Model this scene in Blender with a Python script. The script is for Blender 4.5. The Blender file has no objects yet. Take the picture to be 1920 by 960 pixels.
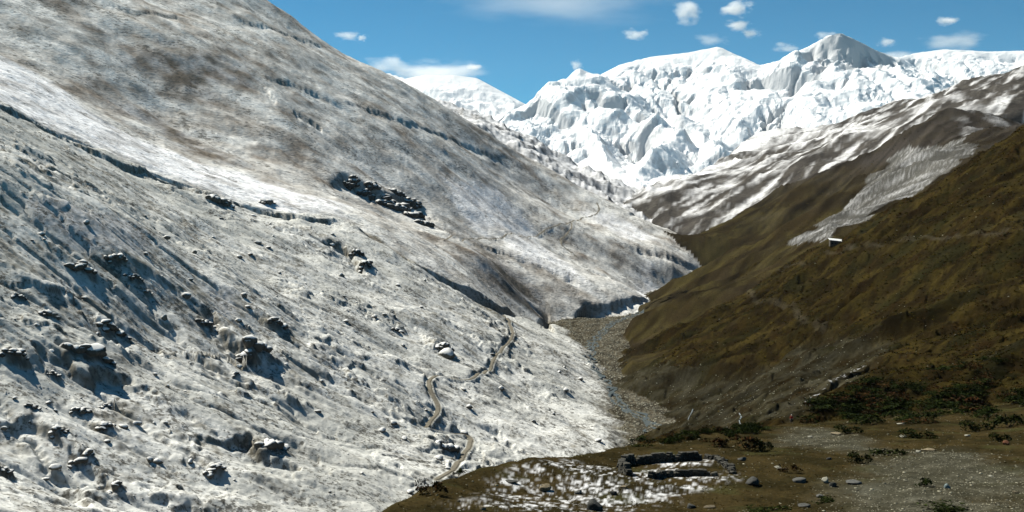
import bpy, bmesh, math, random, time
import numpy as np
from mathutils import Vector, Matrix, Euler

SC = bpy.context.scene
COL = SC.collection
R = math.radians
T0 = time.time()

# ------------------------------------------------------------------ camera
F = 1884.0                                   # focal length in photo pixels (1920 wide)
PITCH = math.atan(80.0 / F)                  # the lens looks slightly down
cam_d = bpy.data.cameras.new("camera")
cam_d.sensor_width = 36.0
cam_d.angle_x = 2 * math.atan(960 / F)
cam_d.clip_start = 0.5
cam_d.clip_end = 60000
cam = bpy.data.objects.new("camera", cam_d)
COL.objects.link(cam)
cam.location = (0, 0, 0)
cam.rotation_euler = (math.pi / 2 - PITCH, 0, 0)
SC.camera = cam

# ------------------------------------------------------------------ light
SUN_AZ, SUN_EL = R(-52), R(47)               # to the left of the view, a little ahead
SUND = Vector((math.sin(SUN_AZ) * math.cos(SUN_EL), math.cos(SUN_AZ) * math.cos(SUN_EL), math.sin(SUN_EL)))
sun_d = bpy.data.lights.new("sun", 'SUN')
sun_d.energy = 5.0
sun_d.angle = R(0.53)
sun_d.color = (1.0, 0.95, 0.84)
sun = bpy.data.objects.new("sun", sun_d)
COL.objects.link(sun)
sun.rotation_euler = SUND.to_track_quat('Z', 'Y').to_euler()

W = bpy.data.worlds.new("World")
SC.world = W
W.use_nodes = True
nt = W.node_tree
for n in list(nt.nodes):
    nt.nodes.remove(n)
sky = nt.nodes.new("ShaderNodeTexSky")
sky.sky_type = 'NISHITA'
sky.sun_disc = False
sky.sun_elevation = SUN_EL
sky.sun_rotation = SUN_AZ
sky.altitude = 4200
sky.air_density = 1.0
sky.dust_density = 0.0
sky.ozone_density = 2.0
bg = nt.nodes.new("ShaderNodeBackground")
bg.inputs['Strength'].default_value = 0.041
out = nt.nodes.new("ShaderNodeOutputWorld")
tint = nt.nodes.new("ShaderNodeMix"); tint.data_type = 'RGBA'; tint.blend_type = 'MULTIPLY'; tint.inputs[0].default_value = 1
tint.inputs[7].default_value = (0.34, 1.12, 1.22, 1)          # the camera's greenish daylight balance
nt.links.new(sky.outputs[0], tint.inputs[6])
nt.links.new(tint.outputs[2], bg.inputs[0])
nt.links.new(bg.outputs[0], out.inputs[0])

SC.view_settings.view_transform = 'Standard'
SC.view_settings.look = 'None'
SC.view_settings.exposure = 0.92
SC.view_settings.gamma = 1.0
SC.cycles.max_bounces = 6
SC.cycles.diffuse_bounces = 3
SC.cycles.volume_bounces = 2

# ------------------------------------------------------------------ geometry helpers
def ray(u, v):
    y = (480 - v) / F
    d = np.array([(u - 960) / F, math.cos(PITCH) + math.sin(PITCH) * y, math.cos(PITCH) * y - math.sin(PITCH)])
    return d / d[1]

def P(u, v, d):
    return ray(u, v) * d

def proj(X, Y, Z):
    dep = Y * math.cos(PITCH) - Z * math.sin(PITCH)
    yc = Y * math.sin(PITCH) + Z * math.cos(PITCH)
    return 960 + F * X / dep, 480 - F * yc / dep

rng = np.random.default_rng(7)
PERM = np.concatenate([rng.permutation(256)] * 3).astype(np.int32)
GA = np.linspace(0, 2 * np.pi, 17)[:16]
GX, GY = np.cos(GA).astype(np.float32), np.sin(GA).astype(np.float32)

def perlin(x, y, seed=0):
    x = np.asarray(x, np.float32) + 37.13 * seed
    y = np.asarray(y, np.float32) + 91.71 * seed
    fx, fy = np.floor(x), np.floor(y)
    xi, yi = fx.astype(np.int32) & 255, fy.astype(np.int32) & 255
    x = x - fx; y = y - fy
    u = x * x * x * (x * (x * 6 - 15) + 10)
    v = y * y * y * (y * (y * 6 - 15) + 10)
    a = PERM[xi] + yi; b = PERM[xi + 1] + yi
    def g(h, px, py):
        h = PERM[h] & 15
        return GX[h] * px + GY[h] * py
    n00 = g(a, x, y); n10 = g(b, x - 1, y); n01 = g(a + 1, x, y - 1); n11 = g(b + 1, x - 1, y - 1)
    return ((n00 + u * (n10 - n00)) * (1 - v) + (n01 + u * (n11 - n01)) * v) * 1.5

def fbm(x, y, o=4, seed=0, gain=0.5, lac=2.03):
    s = 0; a = 1.0; t = 0
    for i in range(o):
        s = s + a * perlin(x, y, seed + i * 3); t += a
        c, sn = 0.8, 0.6
        x, y = (x * c - y * sn) * lac, (x * sn + y * c) * lac
        a *= gain
    return s / t

def ridged(x, y, o=4, seed=0, gain=0.5, lac=2.05):
    s = 0; a = 1.0; t = 0; w = 1.0
    for i in range(o):
        n = 1 - np.abs(perlin(x, y, seed + i * 3)) * 1.4
        n = np.clip(n, 0, 1) ** 2 * w
        s = s + a * n; t += a
        w = np.clip(n * 1.6, 0, 1)
        c, sn = 0.8, 0.6
        x, y = (x * c - y * sn) * lac, (x * sn + y * c) * lac
        a *= gain
    return s / t

def ss(a, b, x):
    t = np.clip((x - a) / (b - a), 0, 1)
    return t * t * (3 - 2 * t)

def tps(pts, lam=0.0):
    """thin plate spline through surveyed ground points (u, v, forward distance)"""
    Q = np.array([P(*p) for p in pts])
    xy = Q[:, :2] / 100.0; z = Q[:, 2]
    n = len(z)
    def K(d2):
        return np.where(d2 > 1e-9, 0.5 * d2 * np.log(np.maximum(d2, 1e-9)), 0)
    A = np.zeros((n + 3, n + 3))
    A[:n, :n] = K(((xy[:, None] - xy[None]) ** 2).sum(-1)) + lam * np.eye(n)
    A[:n, n] = 1; A[:n, n + 1:] = xy
    A[n, :n] = 1; A[n + 1:, :n] = xy.T
    w = np.linalg.solve(A, np.concatenate([z, [0, 0, 0]]))
    def f(X, Y):
        x = (X / 100.0).astype(np.float32); y = (Y / 100.0).astype(np.float32)
        r = w[n] + w[n + 1] * x + w[n + 2] * y
        for i in range(n):
            d2 = (x - xy[i, 0]) ** 2 + (y - xy[i, 1]) ** 2
            r = r + np.float32(w[i] * 0.5) * d2 * np.log(np.maximum(d2, 1e-9))
        return r
    return f

def upsampled(f, X, Y, k=6):
    """evaluate a smooth function on every k-th row and column, then interpolate"""
    r = np.unique(np.append(np.arange(0, X.shape[0], k), X.shape[0] - 1))
    c = np.unique(np.append(np.arange(0, X.shape[1], k), X.shape[1] - 1))
    Zc = f(X[np.ix_(r, c)], Y[np.ix_(r, c)])
    tmp = np.empty((len(r), X.shape[1]), np.float32)
    cc = np.arange(X.shape[1])
    for i in range(len(r)):
        tmp[i] = np.interp(cc, c, Zc[i])
    i1 = np.clip(np.searchsorted(r, np.arange(X.shape[0]), side='right'), 1, len(r) - 1); i0 = i1 - 1
    a = ((np.arange(X.shape[0]) - r[i0]) / (r[i1] - r[i0]))[:, None].astype(np.float32)
    return tmp[i0] * (1 - a) + tmp[i1] * a

def crest_drop(X, Y, crest, k, soft=0.03):
    """fall-off of the ground behind a hill's crest line"""
    c = np.array(sorted(((u - 960) / F, d) for u, v, d in crest))
    yc = np.interp(X / Y, c[:, 0], c[:, 1])
    s = yc * soft
    q = np.clip((Y - yc) / s, -30, 200)
    return k * s * np.log1p(np.exp(np.minimum(q, 30))) * (q < 30) + k * s * q * (q >= 30)

def seg_dist(X, Y, pts):
    """distance to a polyline, arc length along it, signed side (+ right of travel)"""
    best = np.full(X.shape, 1e9, np.float32); along = np.zeros(X.shape, np.float32); side = np.zeros(X.shape, np.float32)
    acc = 0
    for (ax, ay), (bx, by) in zip(pts[:-1], pts[1:]):
        dx, dy = bx - ax, by - ay
        L = math.hypot(dx, dy) + 1e-9
        t = np.clip(((X - ax) * dx + (Y - ay) * dy) / (L * L), 0, 1)
        qx, qy = X - ax - t * dx, Y - ay - t * dy
        d = np.sqrt(qx * qx + qy * qy)
        m = d < best
        cr = (dy * (X - ax) - dx * (Y - ay)) / L
        best = np.where(m, d, best); along = np.where(m, acc + t * L, along); side = np.where(m, np.sign(cr), side)
        acc += L
    return best, along, side

def poly_sdf(X, Y, pts):
    """negative inside"""
    d, _, _ = seg_dist(X, Y, list(pts) + [pts[0]])
    ins = np.zeros(X.shape, bool)
    n = len(pts)
    for i in range(n):
        ax, ay = pts[i]; bx, by = pts[(i + 1) % n]
        if ay == by: continue
        c = ((ay > Y) != (by > Y)) & (X < (bx - ax) * (Y - ay) / (by - ay) + ax)
        ins ^= c
    return np.where(ins, -d, d)

def lin(c):
    c = np.array(c, float) / 255.0
    return np.where(c <= 0.04045, c / 12.92, ((c + 0.055) / 1.055) ** 2.4)

# ------------------------------------------------------------------ near ground: survey points of every hill
K_PTS = [(680, 960, 75), (780, 907, 84), (850, 882, 95), (950, 857, 108), (1100, 841, 128), (1195, 823, 150), (1290, 806, 165),
         (1400, 796, 182), (1500, 784, 205), (1620, 775, 215), (1700, 766, 220), (1920, 752, 215), (2100, 740, 200),
         (1160, 862, 118), (1340, 890, 107), (1100, 960, 80), (1400, 960, 85), (1900, 950, 86), (1900, 832, 140), (1600, 850, 130),
         (1250, 840, 140), (900, 920, 90), (1750, 880, 112), (1500, 900, 104), (1700, 810, 165), (2150, 900, 100),
         (600, 1010, 66), (960, 1250, 42), (1500, 1250, 42), (500, 1250, 42), (2100, 1250, 42)]
K_CREST = [(300, 0, 60), (560, 0, 66), (680, 960, 75), (780, 907, 84), (850, 882, 95), (950, 857, 108), (1100, 841, 128), (1195, 823, 150),
           (1290, 806, 165), (1400, 796, 182), (1500, 784, 205), (1620, 775, 217), (1920, 752, 240), (2300, 740, 260)]
G_PTS = [(1330, 533, 1250), (1400, 506, 1000), (1480, 478, 800), (1560, 444, 660), (1640, 402, 640), (1730, 350, 625), (1830, 290, 620), (1920, 226, 600), (2050, 150, 590),
         (1920, 450, 400), (1920, 650, 270), (1700, 600, 390), (1500, 600, 520), (1400, 560, 720), (1350, 650, 560), (1250, 630, 700), (1300, 560, 1000),
         (1215, 610, 880), (1168, 690, 655), (1185, 740, 560), (1230, 785, 489), (1300, 765, 480), (1450, 725, 390), (1500, 772, 290),
         (1700, 720, 262), (1640, 480, 530), (1780, 500, 440), (1800, 380, 500), (1560, 520, 560), (1920, 740, 222), (1700, 768, 228), (1920, 330, 500),
         (1600, 660, 380), (1280, 800, 440), (2100, 500, 330)]
G_CREST = [(1100, 0, 1500), (1280, 0, 1400), (1330, 533, 1250), (1400, 506, 1000), (1480, 478, 800), (1560, 444, 660), (1640, 402, 640), (1730, 350, 625), (1830, 290, 620), (1920, 226, 600), (2300, 0, 560)]
F_PTS = [(1770, 191, 1500), (1755, 197, 1505), (1792, 192, 1490), (1820, 196, 1480), (1850, 199, 1450), (1885, 207, 1400), (1920, 218, 1350), (2050, 180, 1350), (1730, 213, 1520), (1690, 240, 1540), (1630, 275, 1560), (1580, 300, 1570), (1480, 350, 1580), (1400, 395, 1560),
         (1280, 450, 1500), (1830, 280, 950), (1700, 295, 1080), (1700, 345, 880), (1600, 360, 1020), (1600, 400, 880), (1500, 420, 1000), (1500, 450, 900), (1560, 435, 800),
         (1400, 465, 1120), (1350, 505, 1220), (1328, 530, 1440), (1300, 500, 1470), (1920, 260, 950), (1440, 490, 950), (2100, 250, 900)]
F_CREST = [(1200, 0, 1500), (1280, 450, 1500), (1400, 395, 1560), (1480, 350, 1580), (1580, 300, 1570), (1690, 240, 1540), (1770, 191, 1500), (1850, 200, 1450), (1920, 222, 1350), (2300, 0, 1300)]
E_PTS = [(1205, 345, 2250), (1280, 321, 2450), (1323, 310, 2600), (1370, 272, 2800), (1427, 237, 3000), (1490, 232, 2980), (1557, 230, 2920), (1613, 207, 2900), (1673, 182, 2800), (1790, 165, 2500),
         (1827, 143, 2400), (1920, 117, 2300), (2050, 75, 2200), (1290, 400, 1850), (1240, 370, 2050), (1400, 330, 2050), (1480, 300, 2000), (1557, 260, 2300), (1620, 240, 2150), (1690, 215, 2100),
         (1770, 185, 1950), (1850, 175, 1900), (1920, 180, 1750), (1330, 440, 1650), (1500, 340, 1750), (1650, 270, 1750), (1900, 215, 1550), (2100, 180, 1600)]
E_CREST = [(1000, 0, 2200), (1205, 345, 2250), (1280, 321, 2450), (1323, 310, 2600), (1370, 272, 2800), (1427, 237, 3000), (1490, 232, 2980), (1557, 230, 2920), (1613, 207, 2900), (1673, 182, 2800),
           (1790, 165, 2500), (1827, 143, 2400), (1920, 117, 2300), (2300, 0, 2200)]
# left hillside: lower slope, bench and the long upper slope
LN_PTS = [(0, 197, 480), (100, 247, 500), (250, 312, 540), (400, 367, 585), (520, 398, 625), (640, 410, 680), (-150, 140, 450),
          (700, 446, 655), (760, 482, 660), (850, 540, 680), (930, 585, 720), (1000, 601, 800), (1035, 606, 880),
          (1110, 700, 600), (1195, 806, 468), (1060, 640, 720), (900, 850, 335), (640, 900, 240), (0, 960, 145), (-250, 900, 150), (300, 960, 190),
          (0, 600, 235), (300, 620, 300), (640, 650, 380), (900, 700, 460), (150, 400, 330), (400, 470, 440), (600, 500, 520), (800, 600, 510), (1000, 740, 480), (450, 800, 250), (820, 800, 350)]
LN_CREST = [(-400, 0, 450), (0, 197, 500), (100, 247, 520), (250, 312, 558), (400, 367, 600), (520, 398, 640), (640, 410, 690), (700, 446, 665), (760, 482, 670), (850, 540, 690), (930, 585, 735),
            (1000, 601, 815), (1035, 606, 895), (1100, 0, 1000)]
LU_PTS = [(0, 192, 500), (100, 242, 522), (250, 307, 562), (400, 361, 605), (520, 392, 648), (640, 402, 705),
          (0, 112, 690), (200, 232, 720), (400, 318, 760), (560, 362, 780), (680, 400, 800),
          (0, 0, 900), (300, 0, 1200), (505, 0, 1500), (640, 93, 1540), (753, 147, 1570), (820, 187, 1590), (893, 230, 1610), (973, 280, 1640), (1040, 320, 1650), (1120, 365, 1640),
          (1200, 402, 1620), (1290, 440, 1600), (1328, 527, 1440), (1270, 535, 1370), (1215, 547, 1300),
          (200, 120, 900), (300, 200, 900), (450, 120, 1080), (500, 250, 930), (600, 200, 1120), (650, 300, 1000), (800, 330, 1120), (800, 250, 1320), (950, 340, 1430), (1050, 390, 1500),
          (800, 437, 900), (740, 412, 900), (900, 440, 1060), (1000, 440, 1230), (1100, 425, 1380), (1200, 460, 1420), (1260, 490, 1400), (900, 480, 900), (1000, 492, 1040), (1100, 545, 1020), (1180, 540, 1150),
          (1220, 574, 1075), (1120, 598, 975), (1035, 607, 930), (960, 580, 820), (860, 500, 780), (-200, 60, 720), (-300, -120, 950)]
LU_CREST = [(-500, 0, 1500), (300, 0, 1500), (505, 0, 1510), (640, 93, 1550), (753, 147, 1580), (820, 187, 1600), (893, 230, 1620), (973, 280, 1650), (1040, 320, 1660), (1120, 365, 1650),
            (1200, 402, 1630), (1290, 440, 1610), (1328, 527, 1450), (1400, 0, 1450)]
D_PTS = [(700, 150, 2700), (823, 188, 2650), (860, 186, 2650), (880, 188, 2640), (905, 204, 2620), (925, 222, 2600), (965, 233, 2560), (993, 248, 2540), (1040, 280, 2500), (1107, 315, 2400), (1150, 335, 2350),
         (1205, 350, 2300), (1250, 378, 2200), (1300, 432, 2000), (880, 230, 2150), (980, 280, 2100), (1080, 340, 2050), (1200, 400, 1950), (1280, 440, 1850), (600, 150, 2300)]
D_CREST = [(500, 0, 2700), (700, 150, 2700), (880, 188, 2640), (925, 222, 2600), (993, 248, 2540), (1040, 280, 2500), (1107, 315, 2400), (1205, 350, 2300), (1250, 378, 2200), (1300, 432, 2000), (1400, 0, 1900)]

# ------------------------------------------------------------------ the near grid (finer towards the lens, as a terrain LOD)
NCOL = 1090
tc = np.linspace(-0.535, 0.535, NCOL)
tl = -0.535 - 0.012 * np.cumsum(1.12 ** np.arange(1, 14)) * 0.6
tc = np.concatenate([tl[::-1], tc, -tl]).astype(np.float32)
rows = [14.0]
while rows[-1] < 3400:
    y = rows[-1]
    s = 0.03 if y < 60 else 0.0092 if y < 135 else 0.0027 if y < 720 else 0.0050 if y < 1700 else 0.009
    rows.append(y * (1 + s))
yr = np.array(rows, np.float32)
X = (tc[None, :] * yr[:, None]).astype(np.float32)
Y = np.repeat(yr[:, None], len(tc), 1).astype(np.float32)
print("near grid", X.shape)

K, G, FH, E, LN, LU, D, FL = range(8)
hts = [None] * 8
hts[K] = upsampled(tps(K_PTS, 0.002), X, Y) - crest_drop(X, Y, K_CREST, 0.75, 0.02)
hts[G] = upsampled(tps(G_PTS, 0.002), X, Y) - crest_drop(X, Y, G_CREST, 0.5)
hts[FH] = upsampled(tps(F_PTS, 0.002), X, Y) - crest_drop(X, Y, F_CREST, 0.5)
hts[E] = upsampled(tps(E_PTS, 0.002), X, Y) - crest_drop(X, Y, E_CREST, 0.5, 0.02)
hts[LN] = upsampled(tps(LN_PTS, 0.002), X, Y) - crest_drop(X, Y, LN_CREST, 0.6, 0.012)
hts[LU] = upsampled(tps(LU_PTS, 0.002), X, Y) - crest_drop(X, Y, LU_CREST, 0.5, 0.01)
hts[D] = upsampled(tps(D_PTS, 0.002), X, Y) - crest_drop(X, Y, D_CREST, 0.6, 0.01)
T = X / Y
# keep every hill to its own side of the valley
hts[K] -= np.clip(Y - 260, 0, None) * 1.2
hts[G] -= np.clip(0.02 - T, 0, None) * Y * 1.0 + np.clip(170 - Y, 0, None) * 0.5
hts[FH] -= np.clip(0.12 - T, 0, None) * Y * 1.0 + np.clip(620 - Y, 0, None) * 0.6
hts[E] -= np.clip(0.08 - T, 0, None) * Y * 0.8 + np.clip(1640 - Y, 0, None) * 1.5
hts[LN] -= np.clip(T - 0.14, 0, None) * Y * 0.7
hts[LU] -= np.clip(T - 0.21, 0, None) * Y * 0.7
_c = np.array(sorted(((u - 960) / F, d) for u, v, d in LN_CREST))
ycr = np.interp(T, _c[:, 0], _c[:, 1])
hts[LU] -= np.clip(ycr * 1.0 - Y, 0, None) * 0.9
hts[D] -= np.clip(1700 - Y, 0, None) * 0.5 + np.clip(T - 0.2, 0, None) * Y * 0.7
hts[FL] = -100.5 - np.clip(Y - 800, 0, None) * 0.0006 + 0.4 * fbm(X / 25, Y / 25, 3, 5) - np.clip(Y - 1600, 0, None) * 0.03

def erode(z, n_it, k, dx, kmap=None, thr=5.0):
    """stream-power erosion: cuts branching gullies and leaves sharp ribs between them"""
    nr, nc = z.shape; idx = np.arange(nr * nc).reshape(nr, nc)
    if kmap is None: kmap = np.ones(z.shape)
    for it in range(n_it):
        best = np.zeros(z.shape); rec = idx.copy()
        for dj, di in ((-1, 0), (1, 0), (0, -1), (0, 1), (-1, -1), (-1, 1), (1, -1), (1, 1)):
            zz = np.full(z.shape, 1e9); rr_ = idx.copy()
            a0 = slice(max(dj, 0), nr + min(dj, 0)); b0 = slice(max(-dj, 0), nr + min(-dj, 0))
            a1 = slice(max(di, 0), nc + min(di, 0)); b1 = slice(max(-di, 0), nc + min(-di, 0))
            zz[b0, b1] = z[a0, a1]; rr_[b0, b1] = idx[a0, a1]
            sl = (z - zz) / (dx * math.hypot(di, dj))
            m = sl > best; best[m] = sl[m]; rec[m] = rr_[m]
        order = np.argsort(z, axis=None).tolist(); rl = rec.ravel().tolist(); ar = [1.0] * (nr * nc)
        for i in reversed(order):
            j = rl[i]
            if j != i: ar[j] += ar[i]
        f = (k * np.sqrt(np.clip(np.array(ar) - thr, 0.05, 900)) * kmap.ravel()).tolist(); zl = z.ravel().tolist()
        for i in order:
            j = rl[i]
            if j != i: zl[i] = (zl[i] + f[i] * zl[j]) / (1 + f[i])
        z = np.array(zl).reshape(nr, nc)
    return z

# rills and gullies of the lower left slope, cut by running water
_ex = np.arange(-300, 85, 1.3); _ey = np.arange(120, 760, 1.3)
_gx, _gy = np.meshgrid(_ex, _ey); _gx = _gx.astype(np.float32); _gy = _gy.astype(np.float32)
_z0 = tps(LN_PTS, 0.002)(_gx, _gy) + fbm(_gx / 34, _gy / 34, 3, 30) * 3.0 + fbm(_gx / 9, _gy / 9, 4, 32, 0.6) * 1.3
_dz = 0.55 * (erode(_z0.astype(float), 6, 0.020, 1.3) - _z0)
_i = np.interp(yr, _ey, np.arange(len(_ey))); _i0 = np.clip(_i.astype(int), 0, len(_ey) - 2); _a = (_i - _i0)[:, None]
_j = np.interp(X, _ex, np.arange(len(_ex))); _j0 = np.clip(_j.astype(int), 0, len(_ex) - 2); _b = _j - _j0
_i0 = _i0[:, None]
GUL = _dz[_i0, _j0] * (1 - _a) * (1 - _b) + _dz[_i0 + 1, _j0] * _a * (1 - _b) + _dz[_i0, _j0 + 1] * (1 - _a) * _b + _dz[_i0 + 1, _j0 + 1] * _a * _b
GUL = np.maximum(GUL, -7) * ss(122, 135, Y) * (1 - ss(730, 758, Y)) * (X > -299) * (X < 84)
print("gullies", GUL.min(), GUL.std(), time.time() - T0)
# ---- relief of each hill, metres
def relief_left(X, Y, up):
    w1 = fbm(X / 40, Y / 40, 2, 11)
    fall = X * 0.94 - Y * 0.2; cross = X * 0.2 + Y * 0.94
    rib = ridged(cross / 38 + w1 * 0.5, fall / 130, 3, 21)
    mid = fbm(X / 17, Y / 17, 3, 31)
    fine = fbm(X / 5.2, Y / 5.2, 3, 41)
    return rib, mid, fine

rib, mid, fine = relief_left(X, Y, 0)
tuft = fbm(X / 1.9, Y / 1.9, 2, 45)
rough_patch = ss(-0.15, 0.35, fbm(X / 55, Y / 55, 3, 51))
hts[LN] += GUL + fbm(X / 34, Y / 34, 3, 30) * 3.0 + (rib - 0.5) * 2.0 + mid * 1.15 * (0.4 + rough_patch) + fine * 0.55 * (0.35 + 0.8 * rough_patch) + tuft * 0.22
# stepped crumbling ledges
led = fbm(X / 11, Y / 11, 3, 61)
hts[LN] += ss(0.16, 0.24, led) * 1.1 * rough_patch
big = fbm(X / 160, Y / 160, 3, 71)
hts[LU] += big * 9 * ss(600, 1000, Y) + (rib - 0.45) * 2.2 * ss(450, 900, Y) + fbm(X / 26, Y / 26, 3, 77) * 2.2 + fine * 0.3
hts[D] += (ridged(X / 120, Y / 160, 5, 81) - 0.45) * 22 + fbm(X / 25, Y / 25, 3, 86) * 7
hts[E] += (ridged(X / 170 + 0.3 * big, Y / 330, 4, 91) - 0.4) * 18 + fbm(X / 30, Y / 30, 3, 96) * 4
hts[FH] += (ridged((X * 0.8 + Y * 0.5) / 130, (Y * 0.8 - X * 0.5) / 240, 4, 101) - 0.4) * 19 + fbm(X / 22, Y / 22, 4, 106) * 2.2
gw = fbm(X / 60, Y / 60, 2, 111)
hts[G] += (ridged((Y + 0.3 * X) / 75 + gw * 0.6, X / 210, 3, 112) - 0.4) * 9.0 + fbm(X / 14, Y / 14, 4, 116) * 2.2 + ss(0.12, 0.2, fbm(X / 18, Y / 26, 3, 119)) * 1.2 + fbm(X / 3.2, Y / 3.2, 2, 118) * 0.5
hts[K] += fbm(X / 16, Y / 16, 3, 121) * 0.75 + fbm(X / 3.1, Y / 3.1, 4, 126) * 0.28

def smax(hs, k):
    m = hs[0]
    for h in hs[1:]:
        d = np.clip((h - m) / k * 0.5 + 0.5, 0, 1)
        m = m * (1 - d) + h * d + k * d * (1 - d) * 0.5
    return m

STK = np.stack(hts)
REG = STK.argmax(0)
TOE = (hts[LN] - hts[FL]).astype(np.float32); TOEU = (hts[LU] - hts[FL]).astype(np.float32)
Z = STK.max(0).astype(np.float32)
print("base", time.time() - T0)

# ------------------------------------------------------------------ where a ray from the survey station meets the ground
def hit(u, v):
    t = (u - 960) / F
    for _ in range(2):                       # t only changes with depth through the pitch
        j = np.interp(t, tc, np.arange(len(tc)))
        j0 = int(j); a = j - j0
        zc = Z[:, j0] * (1 - a) + Z[:, min(j0 + 1, len(tc) - 1)] * a
        uu, vv = proj(t * yr, yr, zc)
        idx = np.where(vv[1:] <= v)[0]
        idx = idx[idx > 40]
        if len(idx) == 0: return None
        i = idx[0]
        b = (vv[i] - v) / (vv[i] - vv[i + 1] + 1e-9); b = min(max(b, 0), 1)
        y = yr[i] * (1 - b) + yr[i + 1] * b
        u2 = uu[i] * (1 - b) + uu[i + 1] * b
        t += (u - u2) / F
    return np.array([t * y, y, zc[i] * (1 - b) + zc[i + 1] * b])

def zat(x, y):
    j = np.interp(np.asarray(x) / np.asarray(y), tc, np.arange(len(tc)))
    i = np.interp(y, yr, np.arange(len(yr)))
    i0 = np.clip(i.astype(int) if hasattr(i, 'astype') else int(i), 0, len(yr) - 2); j0 = np.clip(j.astype(int) if hasattr(j, 'astype') else int(j), 0, len(tc) - 2)
    a, b = i - i0, j - j0
    return Z[i0, j0] * (1 - a) * (1 - b) + Z[i0 + 1, j0] * a * (1 - b) + Z[i0, j0 + 1] * (1 - a) * b + Z[i0 + 1, j0 + 1] * a * b

def ground_pts(px):
    o = []
    for u, v in px:
        h = hit(u, v)
        if h is not None: o.append((float(h[0]), float(h[1])))
    return o


# ------------------------------------------------------------------ scarps, ledges and outcrops at their surveyed places
def block(pts, pad):
    a = np.array(pts)
    r0 = np.searchsorted(yr, max(a[:, 1].min() - pad, 1)); r1 = np.searchsorted(yr, a[:, 1].max() + pad)
    t0 = (a[:, 0] / a[:, 1]).min() - pad / max(a[:, 1].min(), 1); t1 = (a[:, 0] / a[:, 1]).max() + pad / max(a[:, 1].min(), 1)
    c0 = np.searchsorted(tc, t0); c1 = np.searchsorted(tc, t1)
    return slice(r0, max(r1, r0 + 2)), slice(c0, max(c1, c0 + 2))

def scarp(px, drop, wid, back, jag=1.0, seed=0):
    pts = ground_pts(px)
    b = block(pts, back * 3 + 10)
    x, y = X[b], Y[b]
    jx = x + fbm(x / 7, y / 7, 3, 401 + seed) * 3.0 * jag; jy = y + fbm(x / 7, y / 7, 3, 411 + seed) * 3.0 * jag
    d, al, sd = seg_dist(jx, jy, pts)
    L = sum(math.dist(p, q) for p, q in zip(pts[:-1], pts[1:]))
    s = d * sd
    ends = ss(0, L * 0.08 + 1, al) * ss(0, L * 0.08 + 1, L - al) * ((al > 0.01) & (al < L - 0.01))
    amt = drop * (0.65 + 0.7 * np.clip(fbm(al / 15, al * 0 + seed, 2, 421), -.6, .6)) * ends
    Z[b] -= amt * ss(0, wid, s) * np.exp(-np.clip(s - wid, 0, None) / back)

def outcrop(u, v, w, h, seed):
    p = hit(u, v)
    if p is None: return
    m = p[1] / F; w = w * m / 2; h = h * m * 0.42
    b = block([(p[0], p[1])], w * 4 + 4)
    x, y = X[b] - p[0], Y[b] - p[1]
    dx, dy = 0.86, -0.51
    a = x * dx + y * dy; c = -x * dy + y * dx
    a = a + fbm(X[b] / (w * .9), Y[b] / (w * 1.1), 3, 431 + seed) * w * 0.9
    c = c + fbm(X[b] / (w * .9), Y[b] / (w * .9), 3, 441 + seed) * w * 0.8
    prof = np.where(a < 0, np.clip(1 + a / (2.4 * w), 0, 1), 1 - ss(0, 0.8 * w, a))
    lump = 0.75 + 0.5 * fbm(X[b] / (w * .5), Y[b] / (w * .5), 3, 451 + seed)
    OUTC.append((p[0], p[1], w, h, u, v))
    bump = h * 0.75 * prof * np.exp(-(c / w) ** 4) * lump
    Z[b] += bump.astype(np.float32)
    rock[b] = np.maximum(rock[b], np.exp(-(c / (w * 1.1)) ** 4) * ss(-0.15 * w, 0.02 * w, a) * (1 - ss(0.4 * w, 0.7 * w, a)) * 0.9)  # bare rock on the drop side; its dark also paints the shade beneath

rock = np.zeros(Z.shape, np.float32); OUTC = []
EDGE = [(-60, 168), (0, 197), (100, 247), (180, 282), (250, 312), (330, 341), (400, 367), (460, 384), (520, 399), (580, 406), (640, 411)]
scarp(EDGE, 5.0, 2.0, 14, 1.0, 1)
scarp([(165, -8), (210, 8), (255, 22), (330, 29), (360, 42), (395, 56)], 3.5, 3, 12, 0.6, 2)
scarp([(425, 27), (470, 42), (520, 57), (560, 72), (610, 90)], 4, 3, 16, 1, 3)
scarp([(640, 190), (690, 203), (760, 227), (820, 248), (880, 273), (940, 302), (985, 330)], 4.5, 4, 18, 1, 4)
scarp([(490, 142), (540, 152), (600, 178), (650, 205)], 3.5, 3, 14, 1, 5)
scarp([(548, 205), (575, 222), (605, 240)], 8, 5, 10, 1.5, 6)
scarp([(500, 165), (515, 185), (525, 200)], 4, 3, 10, 1.5, 7)
scarp([(636, 318), (655, 330), (690, 345), (712, 360), (745, 366), (768, 374), (786, 380)], 15, 8, 34, 1.0, 8)
scarp([(893, 458), (930, 467), (965, 477), (1000, 492), (1040, 508), (1070, 520), (1092, 540)], 4.2, 2.5, 14, 0.9, 10)
scarp([(1105, 508), (1140, 519), (1170, 535)], 3, 2.5, 12, 0.9, 11)
scarp([(1170, 455), (1200, 468), (1240, 475), (1285, 492), (1310, 500)], 7, 4, 18, 1.2, 12)
scarp([(1175, 405), (1210, 410), (1250, 424), (1290, 430)], 5, 4, 18, 1, 13)
scarp([(1085, 560), (1110, 575), (1145, 570), (1180, 560), (1215, 560)], 8, 4, 16, 0.7, 14)
scarp([(990, 600), (1012, 598), (1030, 606), (1045, 628)], 9, 3, 16, 1.0, 15)
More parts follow.
